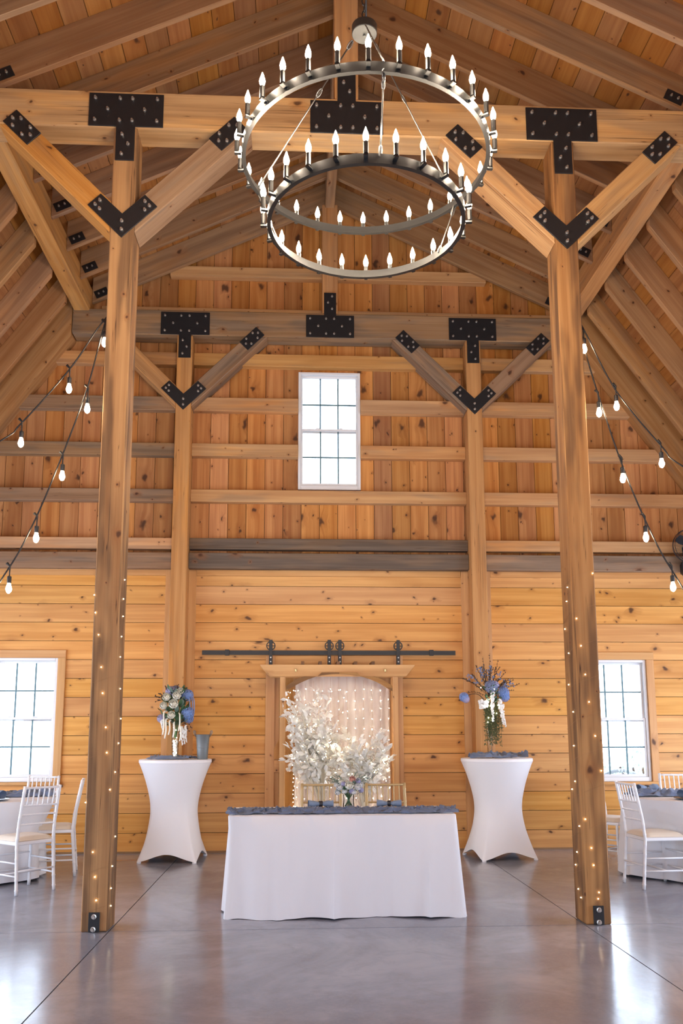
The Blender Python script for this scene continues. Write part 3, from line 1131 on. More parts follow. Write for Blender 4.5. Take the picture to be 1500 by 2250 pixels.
# ------------------------------------------------------------------ sheer curtain + fairy lights
CW0, CW1, CYY = -.415, .70, 3.70
bm = BM()
nx_, nz_ = 150, 16
grid = []
for i in range(nx_ + 1):
    x = CW0 + (CW1 - CW0) * i / nx_
    col = []
    zt = 2.052 - .205 * (abs(x - .098) / .62) ** 2.1 + .02
    for k in range(nz_ + 1):
        u = k / nz_
        z = zt * (1 - u) + .015 * u
        y = CYY + .018 * math.sin(x * 62 + 1.3 * math.sin(x * 9)) * (.5 + .5 * u) + .012 * math.sin(x * 21 + u * 1.5)
        col.append(bm.verts.new((x + .006 * math.sin(u * 5 + x * 14), y, z)))
    grid.append(col)
for a, b in zip(grid, grid[1:]):
    for k in range(nz_):
        bm.faces.new((a[k], b[k], b[k + 1], a[k + 1]))
CU = obj('sheer_curtain', bm, 'sheer', smooth=True)
tag(CU, 'sheer white voile curtain hanging inside the arched arbor', 'curtain')

FC = thing('fairy_light_curtain', 'grid of tiny warm fairy lights strung down the sheer curtain', 'fairy lights', (.14, 3.655, 2.0))
bmw, bmb = BM(), BM()
r2 = random.Random(3)
for i in range(12):
    x = CW0 + .02 + (CW1 - CW0 - .04) * i / 11 - .14
    top = -.0 - .205 * (abs(x + .14 - .098) / .62) ** 2.1 + .03
    add_tube(bmw, [(x, 0, top), (x + .004, 0, -1.0), (x, 0, -1.95)], .0009, 4)
    for k in range(17):
        z = -.13 - .112 * k + r2.uniform(-.02, .02)
        if z < top - .03:
            add_ball(bmb, (x + r2.uniform(-.008, .008), -.005, z), .0038 if r2.random() > .25 else .0055, 6, 4)
for k in range(22):
    add_ball(bmb, (CW0 - .14 - .012 + r2.uniform(-.008, .008), -.02, -1.0 - .045 * k), .004, 6, 4)
obj('wires', bmw, 'wire', FC)
o = obj('fairy_bulbs', bmb, 'fairy', FC, smooth=True)
o['kind'] = 'stuff'

# ------------------------------------------------------------------ white artificial branches
bm = BM()
L_, Wd = .088, .024
prof = [(0, .0), (.18, .55), (.42, 1.0), (.68, .78), (.88, .32), (1, 0)]
mid, lf, rt = [], [], []
for u, w in prof:
    z = -.014 * u * u
    mid.append(bm.verts.new((u * L_, 0, z)))
    if w > 0:
        lf.append(bm.verts.new((u * L_, w * Wd, z + .006 * w)))
        rt.append(bm.verts.new((u * L_, -w * Wd, z + .006 * w)))
for side, sg in ((lf, 1), (rt, -1)):
    ch = [mid[0]] + side + [mid[-1]]
    for k in range(len(ch) - 1):
        f = [mid[k], mid[k + 1], ch[k + 1], ch[k]]
        f = list(dict.fromkeys(f))
        if len(f) >= 3:
            bm.faces.new(f if sg > 0 else f[::-1])
_s = obj('src', bm, 'leafwhite', smooth=True)
LEAF = _s.data
bpy.data.objects.remove(_s)


def white_tree(label, base, clusters, nleaf, seed):
    rr = random.Random(seed)
    t = thing('white_branch_tree', label, 'artificial tree', base)
    b0 = Vector(base)
    bm = BM()
    hub = Vector((0, 0, .62))
    add_tube(bm, [(0, 0, 0), (.02, .01, .3), hub], [.022, .018, .014], 8)
    add_lathe(bm, [(0, 0), (.11, 0), (.11, .03), (.03, .045), (0, .045)], 16)
    leaves = []
    tot = sum(c[4] for c in clusters)
    for (cx, cz, rx, rz, n) in clusters:
        for k in range(n):
            a, q = rr.uniform(0, 2 * PI), math.sqrt(rr.uniform(.05, 1))
            tip = Vector((cx + rx * q * math.cos(a), b0.y + rr.uniform(-.16, .14), cz + rz * q * math.sin(a))) - b0
            h = hub + Vector((rr.uniform(-.02, .02), 0, rr.uniform(-.12, .08)))
            m1 = h.lerp(tip, .5) + Vector((rr.uniform(-.05, .05), rr.uniform(-.05, .05), rr.uniform(.0, .08)))
            pts = catmull([h, m1, tip], 6)
            add_tube(bm, pts, [.006 - .0045 * i / (len(pts) - 1) for i in range(len(pts))], 5)
            m = 16
            for j in range(m):
                u = .42 + .58 * j / (m - 1)
                i = min(int(u * (len(pts) - 1)), len(pts) - 2)
                p = pts[i].lerp(pts[i + 1], u * (len(pts) - 1) - i)
                d = (pts[i + 1] - pts[i]).normalized()
                side = Vector((rr.uniform(-1, 1), rr.uniform(-1, .5), rr.uniform(-.8, .8))).normalized()
                leaves.append((p, (d * .7 + side * .9).normalized(), rr.uniform(.7, 1.15)))
    obj('branches', bm, 'branchwhite', t, smooth=True)
    rr.shuffle(leaves)
    bm = BM()
    for p, d, s in leaves[nleaf:]:
        m_ = Matrix.Translation(p) @ d.to_track_quat('X', 'Z').to_matrix().to_4x4() @ Matrix.Rotation(rr.uniform(-1.4, 1.4), 4, 'X') @ Matrix.Scale(s, 4)
        q = [bm.verts.new(m_ @ v.co) for v in LEAF.vertices]
        for f in LEAF.polygons:
            bm.faces.new([q[i] for i in f.vertices])
    obj('small_leaves', bm, 'leafwhite', t, smooth=True)['kind'] = 'stuff'
    for p, d, s in leaves[:nleaf]:
        e = d.to_track_quat('X', 'Z').to_euler()
        e.rotate_axis('X', rr.uniform(-1.4, 1.4))
        inst('leaf', LEAF, t, p, e, s)
    return t


white_tree('tall bushy white-leaved artificial tree overlapping the arbor post', (-.10, 3.36, 0),
           [(-.24, 1.72, .25, .20, 14), (-.20, 1.48, .30, .24, 15), (-.34, 1.22, .20, .25, 9), (-.05, 1.25, .30, .22, 12), (-.50, 1.68, .10, .12, 4), (-.52, 1.40, .09, .18, 4), (-.47, 1.02, .11, .10, 3)], 300, 11)
white_tree('lower white-leaved artificial tree behind the gold chair farther from the bucket', (.36, 3.30, 0),
           [(.38, 1.30, .26, .18, 11), (.52, 1.12, .17, .25, 11), (.20, 1.05, .32, .16, 13), (.10, 1.28, .25, .14, 8)], 300, 12)
# warm fairy lights tangled in the branches
FT = thing('fairy_light_strand', 'warm fairy light strand tangled through the white branches', 'fairy lights', (.0, 3.2, 1.2))
bmb, bmw = BM(), BM()
pp_ = []
for k in range(95):
    if r2.random() < .6:
        p = Vector((r2.uniform(-.5, .15), r2.uniform(-.08, .12), r2.uniform(-.2, .66)))
    else:
        p = Vector((r2.uniform(-.1, .62), r2.uniform(-.08, .1), r2.uniform(-.35, .15)))
    pp_.append(p)
    add_ball(bmb, p, .0042, 6, 4)
chain = [pp_.pop(0)]
while pp_:
    q = min(pp_, key=lambda v: (v - chain[-1]).length)
    pp_.remove(q)
    chain.append(q)
for a, b in zip(chain, chain[1:]):
    if (a - b).length < .25:
        add_tube(bmw, [a, a.lerp(b, .5) + Vector((0, .01, -.012)), b], .0006, 3)
obj('wire', bmw, 'wire', FT)
o = obj('fairy_bulbs', bmb, 'fairy', FT, smooth=True)
o['kind'] = 'stuff'

# ------------------------------------------------------------------ fairy lights spiralling round the near posts
def post_fairy(label, xc, pts):
    t = thing('fairy_light_strand', label, 'fairy lights', (xc, 0, 0))
    bmb, bmw = BM(), BM()
    s = 1 if xc < 0 else -1
    face = PW / 2 + .005
    path = []
    front = sorted([p for p in pts if abs(p[0] - xc) < .085], key=lambda p: p[1])
    side = sorted([p for p in pts if abs(p[0] - xc) >= .085], key=lambda p: p[1])
    for x, z in front:
        path.append(Vector((x - xc, -.006, z)))
    for x, z in side:
        if (x - xc) * s > 0:
            path.append(Vector((s * face, .03 + .15 * ((z * 7.3) % 1), z)))
        else:
            path.append(Vector((-s * (face - .005), -.006, z)))
    for p in path:
        add_ball(bmb, p, .0042, 6, 4)
    # wire: helix round the post
    zt = max(p.z for p in path)
    hel = []
    a, z = 0.0, .12
    k = 0
    while z < zt + .05:
        corner = [(-face, -.006), (face, -.006), (face, PD + .006), (-face, PD + .006)][k % 4]
        hel.append((corner[0], corner[1], z))
        z += .068
        k += 1
    add_tube(bmw, hel, .0006, 4)
    obj('wire', bmw, 'wire', t)
    o = obj('fairy_bulbs', bmb, 'post_fairy', t, smooth=True)
    o['kind'] = 'stuff'


post_fairy('tiny fairy lights wound round the near post beside the bucket table', -PX,
           [(-1.867, 2.115), (-1.70, 2.113), (-1.70, 1.957), (-1.838, 1.875), (-1.689, 1.721), (-1.82, 1.682), (-1.686, 1.499), (-1.787, 1.433), (-1.682, 1.317), (-1.773, 1.251),
            (-1.68, 1.109), (-1.74, .986), (-1.905, .896), (-1.70, .641), (-1.845, .549), (-1.695, .441), (-1.823, .377), (-1.689, .29), (-1.807, .217), (-1.70, .166),
            (-1.71, 2.555), (-1.902, 2.415), (-1.711, 2.404), (-1.897, 2.281), (-1.706, 2.27)])
post_fairy('tiny fairy lights wound round the near post beside the wall fan', PX,
           [(1.752, 2.251), (1.658, 2.191), (1.777, 2.041), (1.668, 1.994), (1.80, 1.821), (1.674, 1.752), (1.819, 1.614), (1.683, 1.541), (1.854, 1.36), (1.694, 1.286), (1.887, 1.102),
            (1.707, 1.02), (1.65, .956), (1.749, .75), (1.662, .696), (1.785, .543), (1.675, .498), (1.796, .421), (1.677, .40), (1.682, .23), (1.826, .228), (1.684, .179), (1.818, .183),
            (1.895, 2.605), (1.715, 2.507), (1.649, 2.401)])

# ------------------------------------------------------------------ cloth helpers
def rect_cloth(hx, hy, top, flare, seed, rad=.05, hem=.012, folds=True):
    """floor-length cloth over a rectangular table, centred on the origin"""
    rr = random.Random(seed)
    per = []
    N = 40

    def side(p, q, n):
        return [(p[0] + (q[0] - p[0]) * i / n, p[1] + (q[1] - p[1]) * i / n) for i in range(n)]
    r = rad
    corners = [((hx - r, hy - r), 0), ((-hx + r, hy - r), 90), ((-hx + r, -hy + r), 180), ((hx - r, -hy + r), 270)]
    pts = []
    for ci, ((cx, cy), a0) in enumerate(corners):
        for k in range(9):
            a = R(a0 + 90 * k / 8)
            pts.append((cx + r * math.cos(a), cy + r * math.sin(a), math.cos(a), math.sin(a), 1 - abs(k - 4) / 4 * .55))
        nxt = corners[(ci + 1) % 4]
        p = pts[-1]
        a = R(nxt[1])
        q = (nxt[0][0] + r * math.cos(a), nxt[0][1] + r * math.sin(a))
        n = 46 if abs(p[0] - q[0]) > abs(p[1] - q[1]) else 20
        for i in range(1, n):
            u = i / n
            ed = min(u, 1 - u) * (2 * hx if n == 46 else 2 * hy)
            cw = math.exp(-ed / .10) * .45
            pts.append((p[0] + (q[0] - p[0]) * u, p[1] + (q[1] - p[1]) * u, p[2], p[3], cw))
    bm = BM()
    rows = []
    NR = 16
    s = 0.0
    prev = None
    arc = []
    for p in pts:
        if prev:
            s += math.hypot(p[0] - prev[0], p[1] - prev[1])
        arc.append(s)
        prev = p
    for j in range(NR + 1):
        u = j / NR
        row = []
        for i, (x, y, nx, ny, cw) in enumerate(pts):
            cr = sum(math.exp(-((arc[i] - q) / .028) ** 2) for q in (.30, .72, 1.13, 1.52, 2.9, 3.32, 3.70, 4.05))
            f = .009 * math.sin(arc[i] * 11.0 + seed) + .011 * math.sin(arc[i] * 5.3 + 2 * seed) + .004 * math.sin(arc[i] * 23 + .7 * seed) + .014 * cr
            off = u ** 1.1 * (flare + cw * flare * 1.5) + (f * u ** .6 * 2.6 if folds else 0) + .004 * (1 - u)
            zh = hem * (1 - .9 * min(1, cw * 1.3)) + .006 * math.sin(arc[i] * 7.7 + seed)
            z = top - .004 - (top - max(.002, zh)) * u
            if j == 0:
                z, off = top, -.006
            elif j == 1:
                z, off = top - .006, 0.002
            row.append(bm.verts.new((x + nx * off, y + ny * off, z)))
        rows.append(row)
    n = len(pts)
    for a, b in zip(rows, rows[1:]):
        for i in range(n):
            bm.faces.new((a[i], b[i], b[(i + 1) % n], a[(i + 1) % n]))
    bm.faces.new(rows[0][::-1])
    bmesh.ops.recalc_face_normals(bm, faces=bm.faces)
    return bm


def round_cloth(r, top, flare, nf, seed, hem=.02, dents=()):
    bm = BM()
    n = 144
    rows = []
    for j in range(16):
        u = max(0, (j - 1) / 14)
        row = []
        for k in range(n):
            a = 2 * PI * k / n
            w = math.sin(nf * a + seed + .8 * math.sin(2 * a)) + .45 * math.sin(2 * nf * a + 1.7 * seed) * .6 + .5 * math.sin(.5 * nf * a + seed)
            rr_ = r + u ** .8 * (flare + .032 * w)
            for da, dd in dents:        # pushed in by the chairs
                q = abs((a - da + PI) % (2 * PI) - PI)
                if q < .62:
                    rr_ -= dd * (.5 + .5 * math.cos(PI * q / .62)) ** .55 * min(1, u / .36) ** 1.2
            z = top - (top - hem - .008 * w) * u
            if j == 0:
                rr_, z = r - .012, top
            elif j == 1:
                rr_, z = r, top - .008
            row.append(bm.verts.new((rr_ * math.cos(a), rr_ * math.sin(a), z)))
        rows.append(row)
    for a, b in zip(rows, rows[1:]):
        for k in range(n):
            bm.faces.new((a[k], b[k], b[(k + 1) % n], a[(k + 1) % n]))
    bm.faces.new(rows[0][::-1])
    bmesh.ops.recalc_face_normals(bm, faces=bm.faces)
    return bm


def gauze(path, width, seed, amp=.03, nu=110, nv=18, z0=.0, drop=None):
    """crumpled length of gauze along a path of (x, y, z) points, lying on z"""
    pts = catmull(path, max(2, nu // (len(path) - 1)))
    bm = BM()
    grid = []
    for i, p in enumerate(pts):
        d = (pts[min(i + 1, len(pts) - 1)] - pts[max(i - 1, 0)]).normalized()
        s = Vector((-d.y, d.x, 0)).normalized()
        w = width * (.85 + .3 * noise.noise(Vector((i * .09, seed, 0))))
        row = []
        for k in range(nv + 1):
            v = k / nv - .5
            q = Vector((i * .16, k * .42, seed * 3.7))
            h = (.5 + .5 * math.sin(5.5 * noise.noise(q * .55) + k * .9)) * .75 + .55 * abs(noise.noise(q * 1.7)) + .35 * abs(noise.noise(q * 3.9))
            sw = noise.noise(Vector((i * .075, k * .16, seed + 9)))
            env = max(0.0, 1 - (2 * abs(v)) ** 3)
            dz = amp * h * (.25 + env) + .003
            shift = .035 * noise.noise(Vector((i * .11, k * .25, seed + 4)))
            row.append(bm.verts.new(p + s * (v * w + shift) + d * (.03 * sw) + Vector((0, 0, dz + z0))))
        grid.append(row)
    for a, b in zip(grid, grid[1:]):
        for k in range(nv):
            bm.faces.new((a[k], a[k + 1], b[k + 1], b[k]))
    return bm


# ------------------------------------------------------------------ head table
HX, HY = .885, .375
TC = Vector((-.03, .735, 0))
T = thing('banquet_table', 'rectangular table under the floor-length white cloth before the arbor', 'table', TC)
box('table_top', (-HX + .01, -HY + .01, .725), (HX - .01, HY - .01, .752), 'white_paint', T, bevel=.004)
for sx in (-1, 1):
    for sy in (-1, 1):
        bm = BM()
        add_tube(bm, [(sx * .7, sy * .28, 0), (sx * .7, sy * .28, .726)], .014, 8)
        obj('leg', bm, 'iron', T, smooth=True)
C1 = obj('tablecloth', rect_cloth(HX, HY, .76, .034, 2), 'cloth', smooth=True, angle=50, loc=TC)
tag(C1, 'white floor-length cloth on the rectangular table before the arbor', 'tablecloth')
G1 = obj('table_runner', gauze([(-.90, -.22, 0), (-.6, -.20, 0), (-.2, -.23, 0), (.2, -.2, 0), (.55, -.22, 0), (.90, -.21, 0)], .27, 1, .036, 260, 26), 'gauze', smooth=True,
         loc=TC + Vector((0, 0, .7615)))
tag(G1, 'crumpled dusty-blue gauze runner along the rectangular head table', 'table runner')


def napkin(label, loc, rz=0.0, ringed=True, big=1.0):
    t = thing('napkin', label, 'napkin', loc, rz, group='folded blue napkins')
    bm = BM()
    g = []
    for i in range(25):
        x = (i / 24 - .5) * .20 * big
        pinch = .35 + .65 * min(1, abs(x) / (.07 * big))
        row = []
        for k in range(13):
            v = k / 12 * 2 * PI
            ry, rz_ = .045 * pinch * big, .030 * pinch * big
            nn = .007 * noise.noise(Vector((i * .35, k * .9, loc[0] * 3)))
            row.append(bm.verts.new((x, (ry + nn) * math.cos(v), .035 * big + (rz_ + nn) * math.sin(v))))
        g.append(row)
    for a, b in zip(g, g[1:]):
        for k in range(12):
            bm.faces.new((a[k], a[k + 1], b[k + 1], b[k]))
    obj('fold', bm, 'napkin', t, smooth=True)
    if ringed:
        bm = BM()
        add_lathe(bm, [(.021, -.014), (.024, -.014), (.024, .014), (.021, .014)], 16, close=True)
        bmesh.ops.rotate(bm, verts=bm.verts, cent=(0, 0, 0), matrix=Matrix.Rotation(R(90), 3, 'Y'))
        obj('napkin_ring', bm, 'napring', t, loc=(0, 0, .035 * big), smooth=True, angle=40)
    return t


def charger(label, loc, mat='navy', r=.165):
    bm = BM()
    add_lathe(bm, [(0, .004), (r * .62, .004), (r * .7, .007), (r, .016), (r, .019), (r * .68, .011), (r * .6, .008), (0, .008)], 36)
    o = obj('charger_plate', bm, mat, loc=loc, smooth=True, angle=50)
    tag(o, label, 'plate', group='charger plates')
    return o


charger('clear charger plate before the gold chair nearer the bucket', (-.21, .78, .761), 'vase', .15)
charger('clear charger plate before the gold chair nearer the wall fan', (.37, .78, .761), 'vase', .15)
napkin('pale blue ringed napkin on the head table, nearer the bucket', (-.195, .66, .785), .1)
napkin('pale blue ringed napkin on the head table, nearer the wall fan', (.36, .66, .785), -.1)


# ------------------------------------------------------------------ chiavari chairs
def bamboo(bm, pts, r, n=8, step=.085):
    """tube with small bamboo nodes"""
    P, Rr = [], []
    pts = [Vector(p) for p in pts]
    for a, b in zip(pts, pts[1:]):
        ln = (b - a).length
        m = max(1, int(ln / step))
        for k in range(m):
            p = a.lerp(b, (k + .5) / m)
            d = (b - a).normalized()
            if k == 0:
                P.append(a)
                Rr.append(r)
            P += [p - d * .008, p, p + d * .008]
            Rr += [r, r * 1.22, r]
    P.append(pts[-1])
    Rr.append(r)
    Q, S = [P[0]], [Rr[0]]
    for p, s in zip(P[1:], Rr[1:]):
        if (p - Q[-1]).length > 1e-4:
            Q.append(p)
            S.append(s)
    add_tube(bm, Q, S, n)


def make_chair(label, mat, group):
    """faces +y, seat centre over the origin"""
    t = thing('chiavari_chair', label, 'chair', group=group)
    for s in (-1, 1):
        bm = BM()
        bamboo(bm, [(s * .185, -.225, 0), (s * .18, -.185, .43), (s * .178, -.20, .60), (s * .175, -.262, .925)], .0145)
        obj('back_leg', bm, mat, t, smooth=True)
        bm = BM()
        bamboo(bm, [(s * .195, .19, 0), (s * .195, .185, .43)], .0145)
        obj('leg', bm, mat, t, smooth=True)
        for z in (.155, .265):
            bm = BM()
            add_tube(bm, [(s * .186, -.215 + z * .06, z), (s * .195, .187, z)], .0085, 6)
            obj('stretcher', bm, mat, t, smooth=True)
    for y, z in ((.188, .155), (.188, .30), (-.212, .20), (0, .155)):
        bm = BM()
        add_tube(bm, [(-.19, y, z), (.19, y, z)], .0085, 6)
        obj('stretcher', bm, mat, t, smooth=True)
    bm = BM()
    add_prism(bm, [(-.205, .205), (.205, .205), (.192, -.195), (-.192, -.195)], 'z', .415, .447, .006)
    obj('seat_frame', bm, mat, t)
    bm = BM()
    g = []
    n = 14
    for i in range(n + 1):
        row = []
        for k in range(n + 1):
            u, v = i / n * 2 - 1, k / n * 2 - 1
            e = (1 - abs(u) ** 5) * (1 - abs(v) ** 5)
            row.append(bm.verts.new((u * (.193 + .006 * v), v * .188 + .004, .449 + .042 * e ** .4)))
        g.append(row)
    for a, b in zip(g, g[1:]):
        for k in range(n):
            bm.faces.new((a[k], b[k], b[k + 1], a[k + 1]))
    obj('seat_cushion', bm, 'cushion', t, smooth=True)

    def yb(z):
        return -.20 - .062 * (z - .60) / .325 if z > .6 else -.19

    def xb(z):
        return .178 - .003 * (z - .6) / .325
    for z in (.91, .755, .675, .59):
        bm = BM()
        bamboo(bm, [(-xb(z), yb(z), z), (xb(z), yb(z), z)], .0105 if z > .9 else .0085, 7)
        obj('back_rail', bm, mat, t, smooth=True)
    for k in range(6):
        x = -.127 + .0508 * k
        bm = BM()
        bamboo(bm, [(x, yb(.755), .755), (x, yb(.91), .91)], .0065, 6, .05)
        obj('spindle', bm, mat, t, smooth=True)
    return t


def face(dx, dy):
    return math.atan2(dy, dx) - PI / 2


gA = make_chair('gold spindle-back chair behind the head table, nearer the bucket', 'gold', 'gold chairs behind the head table')
gA.location = (-.165, 1.36, 0)
gA.rotation_euler = (0, 0, PI)
dup(gA, (.435, 1.36, 0), PI + .03, 'gold spindle-back chair behind the head table, nearer the wall fan')

LT = Vector((-3.56, 2.42, 0))
RTc = Vector((3.60, 2.02, 0))
wA = make_chair('nearest white spindle-back chair, its back to us, at the table by the bucket side', 'white_paint', 'white chairs at the round tables')


def put(o, bx, by, dx, dy):
    """back-leg midpoint on the floor at (bx, by), facing (dx, dy)"""
    d = Vector((dx, dy, 0)).normalized()
    o.location = Vector((bx, by, 0)) + d * .222
    o.rotation_euler = (0, 0, face(dx, dy))


put(wA, -2.687, 1.55, -.76, .66)
c = dup(wA, (0, 0, 0), 0, 'white chair seen edge-on between the round table and the near post, bucket side')
put(c, -2.605, 2.60, -.97, -.20)
c = dup(wA, (0, 0, 0), 0, 'white chair facing us beneath the window, across the round table with the single near chair')
put(c, -3.17, 3.28, -.22, -.97)
c = dup(wA, (0, 0, 0), 0, 'white chair in profile facing the round table with navy plates')
put(c, 2.683, 1.53, .97, .10)
c = dup(wA, (0, 0, 0), 0, 'white chair facing us behind the round table with navy plates')
put(c, 3.80, 3.02, -.15, -.97)
c = dup(wA, (0, 0, 0), 0, 'white chair half hidden behind the near post on the wall-fan side')
put(c, 2.86, 3.05, .6, -.8)


# ------------------------------------------------------------------ round tables
def round_table(c, lab_t, lab_c, seed, dents):
    t = thing('round_table', lab_t, 'table', c)
    bm = BM()
    add_lathe(bm, [(0, .725), (.74, .725), (.745, .74), (.74, .752), (0, .752)], 48)
    obj('table_top', bm, 'white_paint', t, smooth=True, angle=40)
    for k in range(4):
        a = PI / 4 + PI / 2 * k
        bm = BM()
        add_tube(bm, [(.40 * math.cos(a), .40 * math.sin(a), 0), (.40 * math.cos(a), .40 * math.sin(a), .726)], .014, 8)
        obj('leg', bm, 'iron', t, smooth=True)
    o = obj('tablecloth', round_cloth(.752, .76, .06, 15, seed, dents=dents), 'cloth', smooth=True, angle=60, loc=c)
    tag(o, lab_c, 'tablecloth')


round_table(LT, 'round table under white cloth beneath the window, bucket side', 'white floor-length cloth on the round table with three chairs, bucket side', 1.1, ((R(-45), .14), (R(10), .16), (R(62), .16)))
round_table(RTc, 'round table under white cloth set with navy plates, wall-fan side', 'white floor-length cloth on the round table with navy plates', 2.4, ((R(-146), .20), (R(75), .14)))
g = obj('table_runner', gauze([(-.70, -.30, 0), (-.3, -.1, 0), (.1, -.02, 0), (.45, .12, 0), (.71, .20, 0)], .34, 5, .055), 'gauze', smooth=True, loc=LT + Vector((0, 0, .7615)))
tag(g, 'crumpled blue gauze across the round table beneath the window, bucket side', 'table runner')
g = obj('table_runner', gauze([(-.735, -.02, -.0), (-.4, .02, 0), (0, .0, 0), (.35, -.08, 0), (.72, -.1, 0)], .34, 6, .055), 'gauze', smooth=True, loc=RTc + Vector((0, 0, .7615)))
tag(g, 'crumpled blue gauze across the round table with navy plates', 'table runner')
charger('navy charger plate on the round table nearest the profile chair', RTc + Vector((-.32, -.48, .761)))
charger('navy charger plate on the round table by the chair facing us, wall-fan side', RTc + Vector((.22, .48, .761)))
charger('navy charger plate on the round table before the nearest white chair, bucket side', LT + Vector((.30, -.46, .761)))
napkin('folded napkin on the navy plate nearest the profile chair', RTc + Vector((-.32, -.48, .775)), .25, False, 1.25)
napkin('folded napkin on the navy plate by the chair facing us, wall-fan side', RTc + Vector((.22, .48, .775)), .1, False, 1.2)
napkin('folded napkin on the navy plate before the nearest white chair, bucket side', LT + Vector((.30, -.46, .775)), -.3, False, 1.3)
napkin('ringed blue napkin bundled on gauze beside the profile chair', RTc + Vector((-.46, .22, .79)), .3, True, 1.1)


# ------------------------------------------------------------------ cocktail tables in stretch covers
def cocktail(label, c, a0):
    t = thing('cocktail_table', label, 'table', c, group='cocktail tables in stretch covers')
    H, RTOP, RWA, RF = 1.092, .402, .262, .462
    bm = BM()
    n, m = 128, 40
    rows = []
    for j in range(m + 1):
        u = j / m
        row = []
        for k in range(n):
            a = 2 * PI * k / n
            q = abs(math.cos(2 * (a - a0)))            # 1 at a foot and between; shape below
            ft = .5 + .5 * math.cos(4 * (a - a0))        # 1 at feet, 0 midway
            sharp = ft ** 3
            de = abs((a - a0 + PI / 4) % (PI / 2) - PI / 4)      # angle from the nearest foot
            zb = .010 + .080 * math.sin(de / (PI / 4) * PI / 2) ** 1.2
            z = (H - .035) * (1 - u) + zb * u
            un = (H - .035 - z) / (H - .035)
            top_part = RWA + (RTOP - RWA) * max(0, 1 - un / .56) ** 1.75
            lowu = max(0, (un - .40) / .60)
            rect = .70 + .30 * sharp
            sq = .7071 / math.cos(PI / 4 - de)
            low = (RF * (sq * .92 + .08) - RWA) * lowu ** 1.7
            r = top_part + low * (1 if un > .4 else 0) - .012 * (1 - ft) * math.sin(PI * min(1, un * 1.2))
            row.append(bm.verts.new((r * math.cos(a), r * math.sin(a), z)))
        rows.append(row)
    for a, b in zip(rows, rows[1:]):
        for k in range(n):
            bm.faces.new((a[k], b[k], b[(k + 1) % n], a[(k + 1) % n]))
    bmesh.ops.recalc_face_normals(bm, faces=bm.faces)
    obj('stretch_cover', bm, 'spandex', t, smooth=True)
    bm = BM()
    add_lathe(bm, [(0, H), (RTOP - .006, H), (RTOP + .002, H - .005), (RTOP + .003, H - .034), (RTOP - .002, H - .037)], 72)
    bmesh.ops.recalc_face_normals(bm, faces=bm.faces)
    obj('top_cap', bm, 'spandex', t, smooth=True, angle=40)
    for k in range(4):
        a = a0 + PI / 2 * k
        bm = BM()
        add_lathe(bm, [(0, 0), (.024, 0), (.024, .012), (0, .012)], 10, c=(.425 * math.cos(a), .425 * math.sin(a), 0))
        obj('foot', bm, 'spandex', t, smooth=True, angle=40)
    return t


CL = Vector((-1.76, 3.49, 0))
CRr = Vector((1.88, 3.39, 0))
cocktail('tall white stretch-covered cocktail table carrying the metal bucket', CL, R(-140))
cocktail('tall white stretch-covered cocktail table with the twiggy blue bouquet', CRr, R(-125.5))
HT = 1.0925
g = obj('table_runner', gauze([(-.26, -.02, 0), (-.1, -.09, 0), (.08, -.05, 0), (.2, -.12, 0)], .30, 8, .035, 60, 14), 'gauze', smooth=True, loc=CL + Vector((0, 0, HT)))
tag(g, 'crumpled blue gauze under the trumpet vase beside the bucket', 'table runner')
g = obj('table_runner', gauze([(-.33, -.06, 0), (-.12, -.08, 0), (.08, -.04, 0), (.32, -.05, 0)], .30, 9, .055, 60, 14), 'gauze', smooth=True, loc=CRr + Vector((0, 0, HT)))
tag(g, 'crumpled blue gauze under the twiggy blue bouquet', 'table runner')

# galvanised bucket
BK = thing('metal_bucket', 'grey galvanised tapered bucket with two loop handles on the cocktail table', 'bucket', (-1.445, 3.36, HT))
bm = BM()
add_lathe(bm, [(0, 0), (.056, 0), (.058, .004), (.066, .13), (.077, .268), (.080, .272), (.077, .275), (.073, .268), (.055, .01), (0, .008)], 28)
add_lathe(bm, [(.0665, .125), (.0685, .128), (.0685, .134), (.067, .137)], 28)
obj('body', bm, 'galv', BK, smooth=True, angle=40)
for s in (-1, 1):
    bm = BM()
    add_tube(bm, [(s * .076, -.0, .245), (s * .098, 0, .285), (s * .104, 0, .305), (s * .098, 0, .318), (s * .088, 0, .312), (s * .078, 0, .27)], .005, 6)
    obj('handle', bm, 'galv', BK, smooth=True)


# ------------------------------------------------------------------ flowers
def petal_mesh(name, mat, L=.03, Wd=.02, cup=.6):
    bm = BM()
    g = []
    for i in range(5):
        u = i / 4
        w = Wd * math.sin(PI * (.12 + .80 * u)) ** .8
        row = []
        for k in range(3):
            v = k - 1
            row.append(bm.verts.new((v * w, L * u * math.cos(cup * u), L * math.sin(cup * u) * u + .18 * w * abs(v))))
        g.append(row)
    for a, b in zip(g, g[1:]):
        for k in range(2):
            bm.faces.new((a[k], a[k + 1], b[k + 1], b[k]))
    return bm


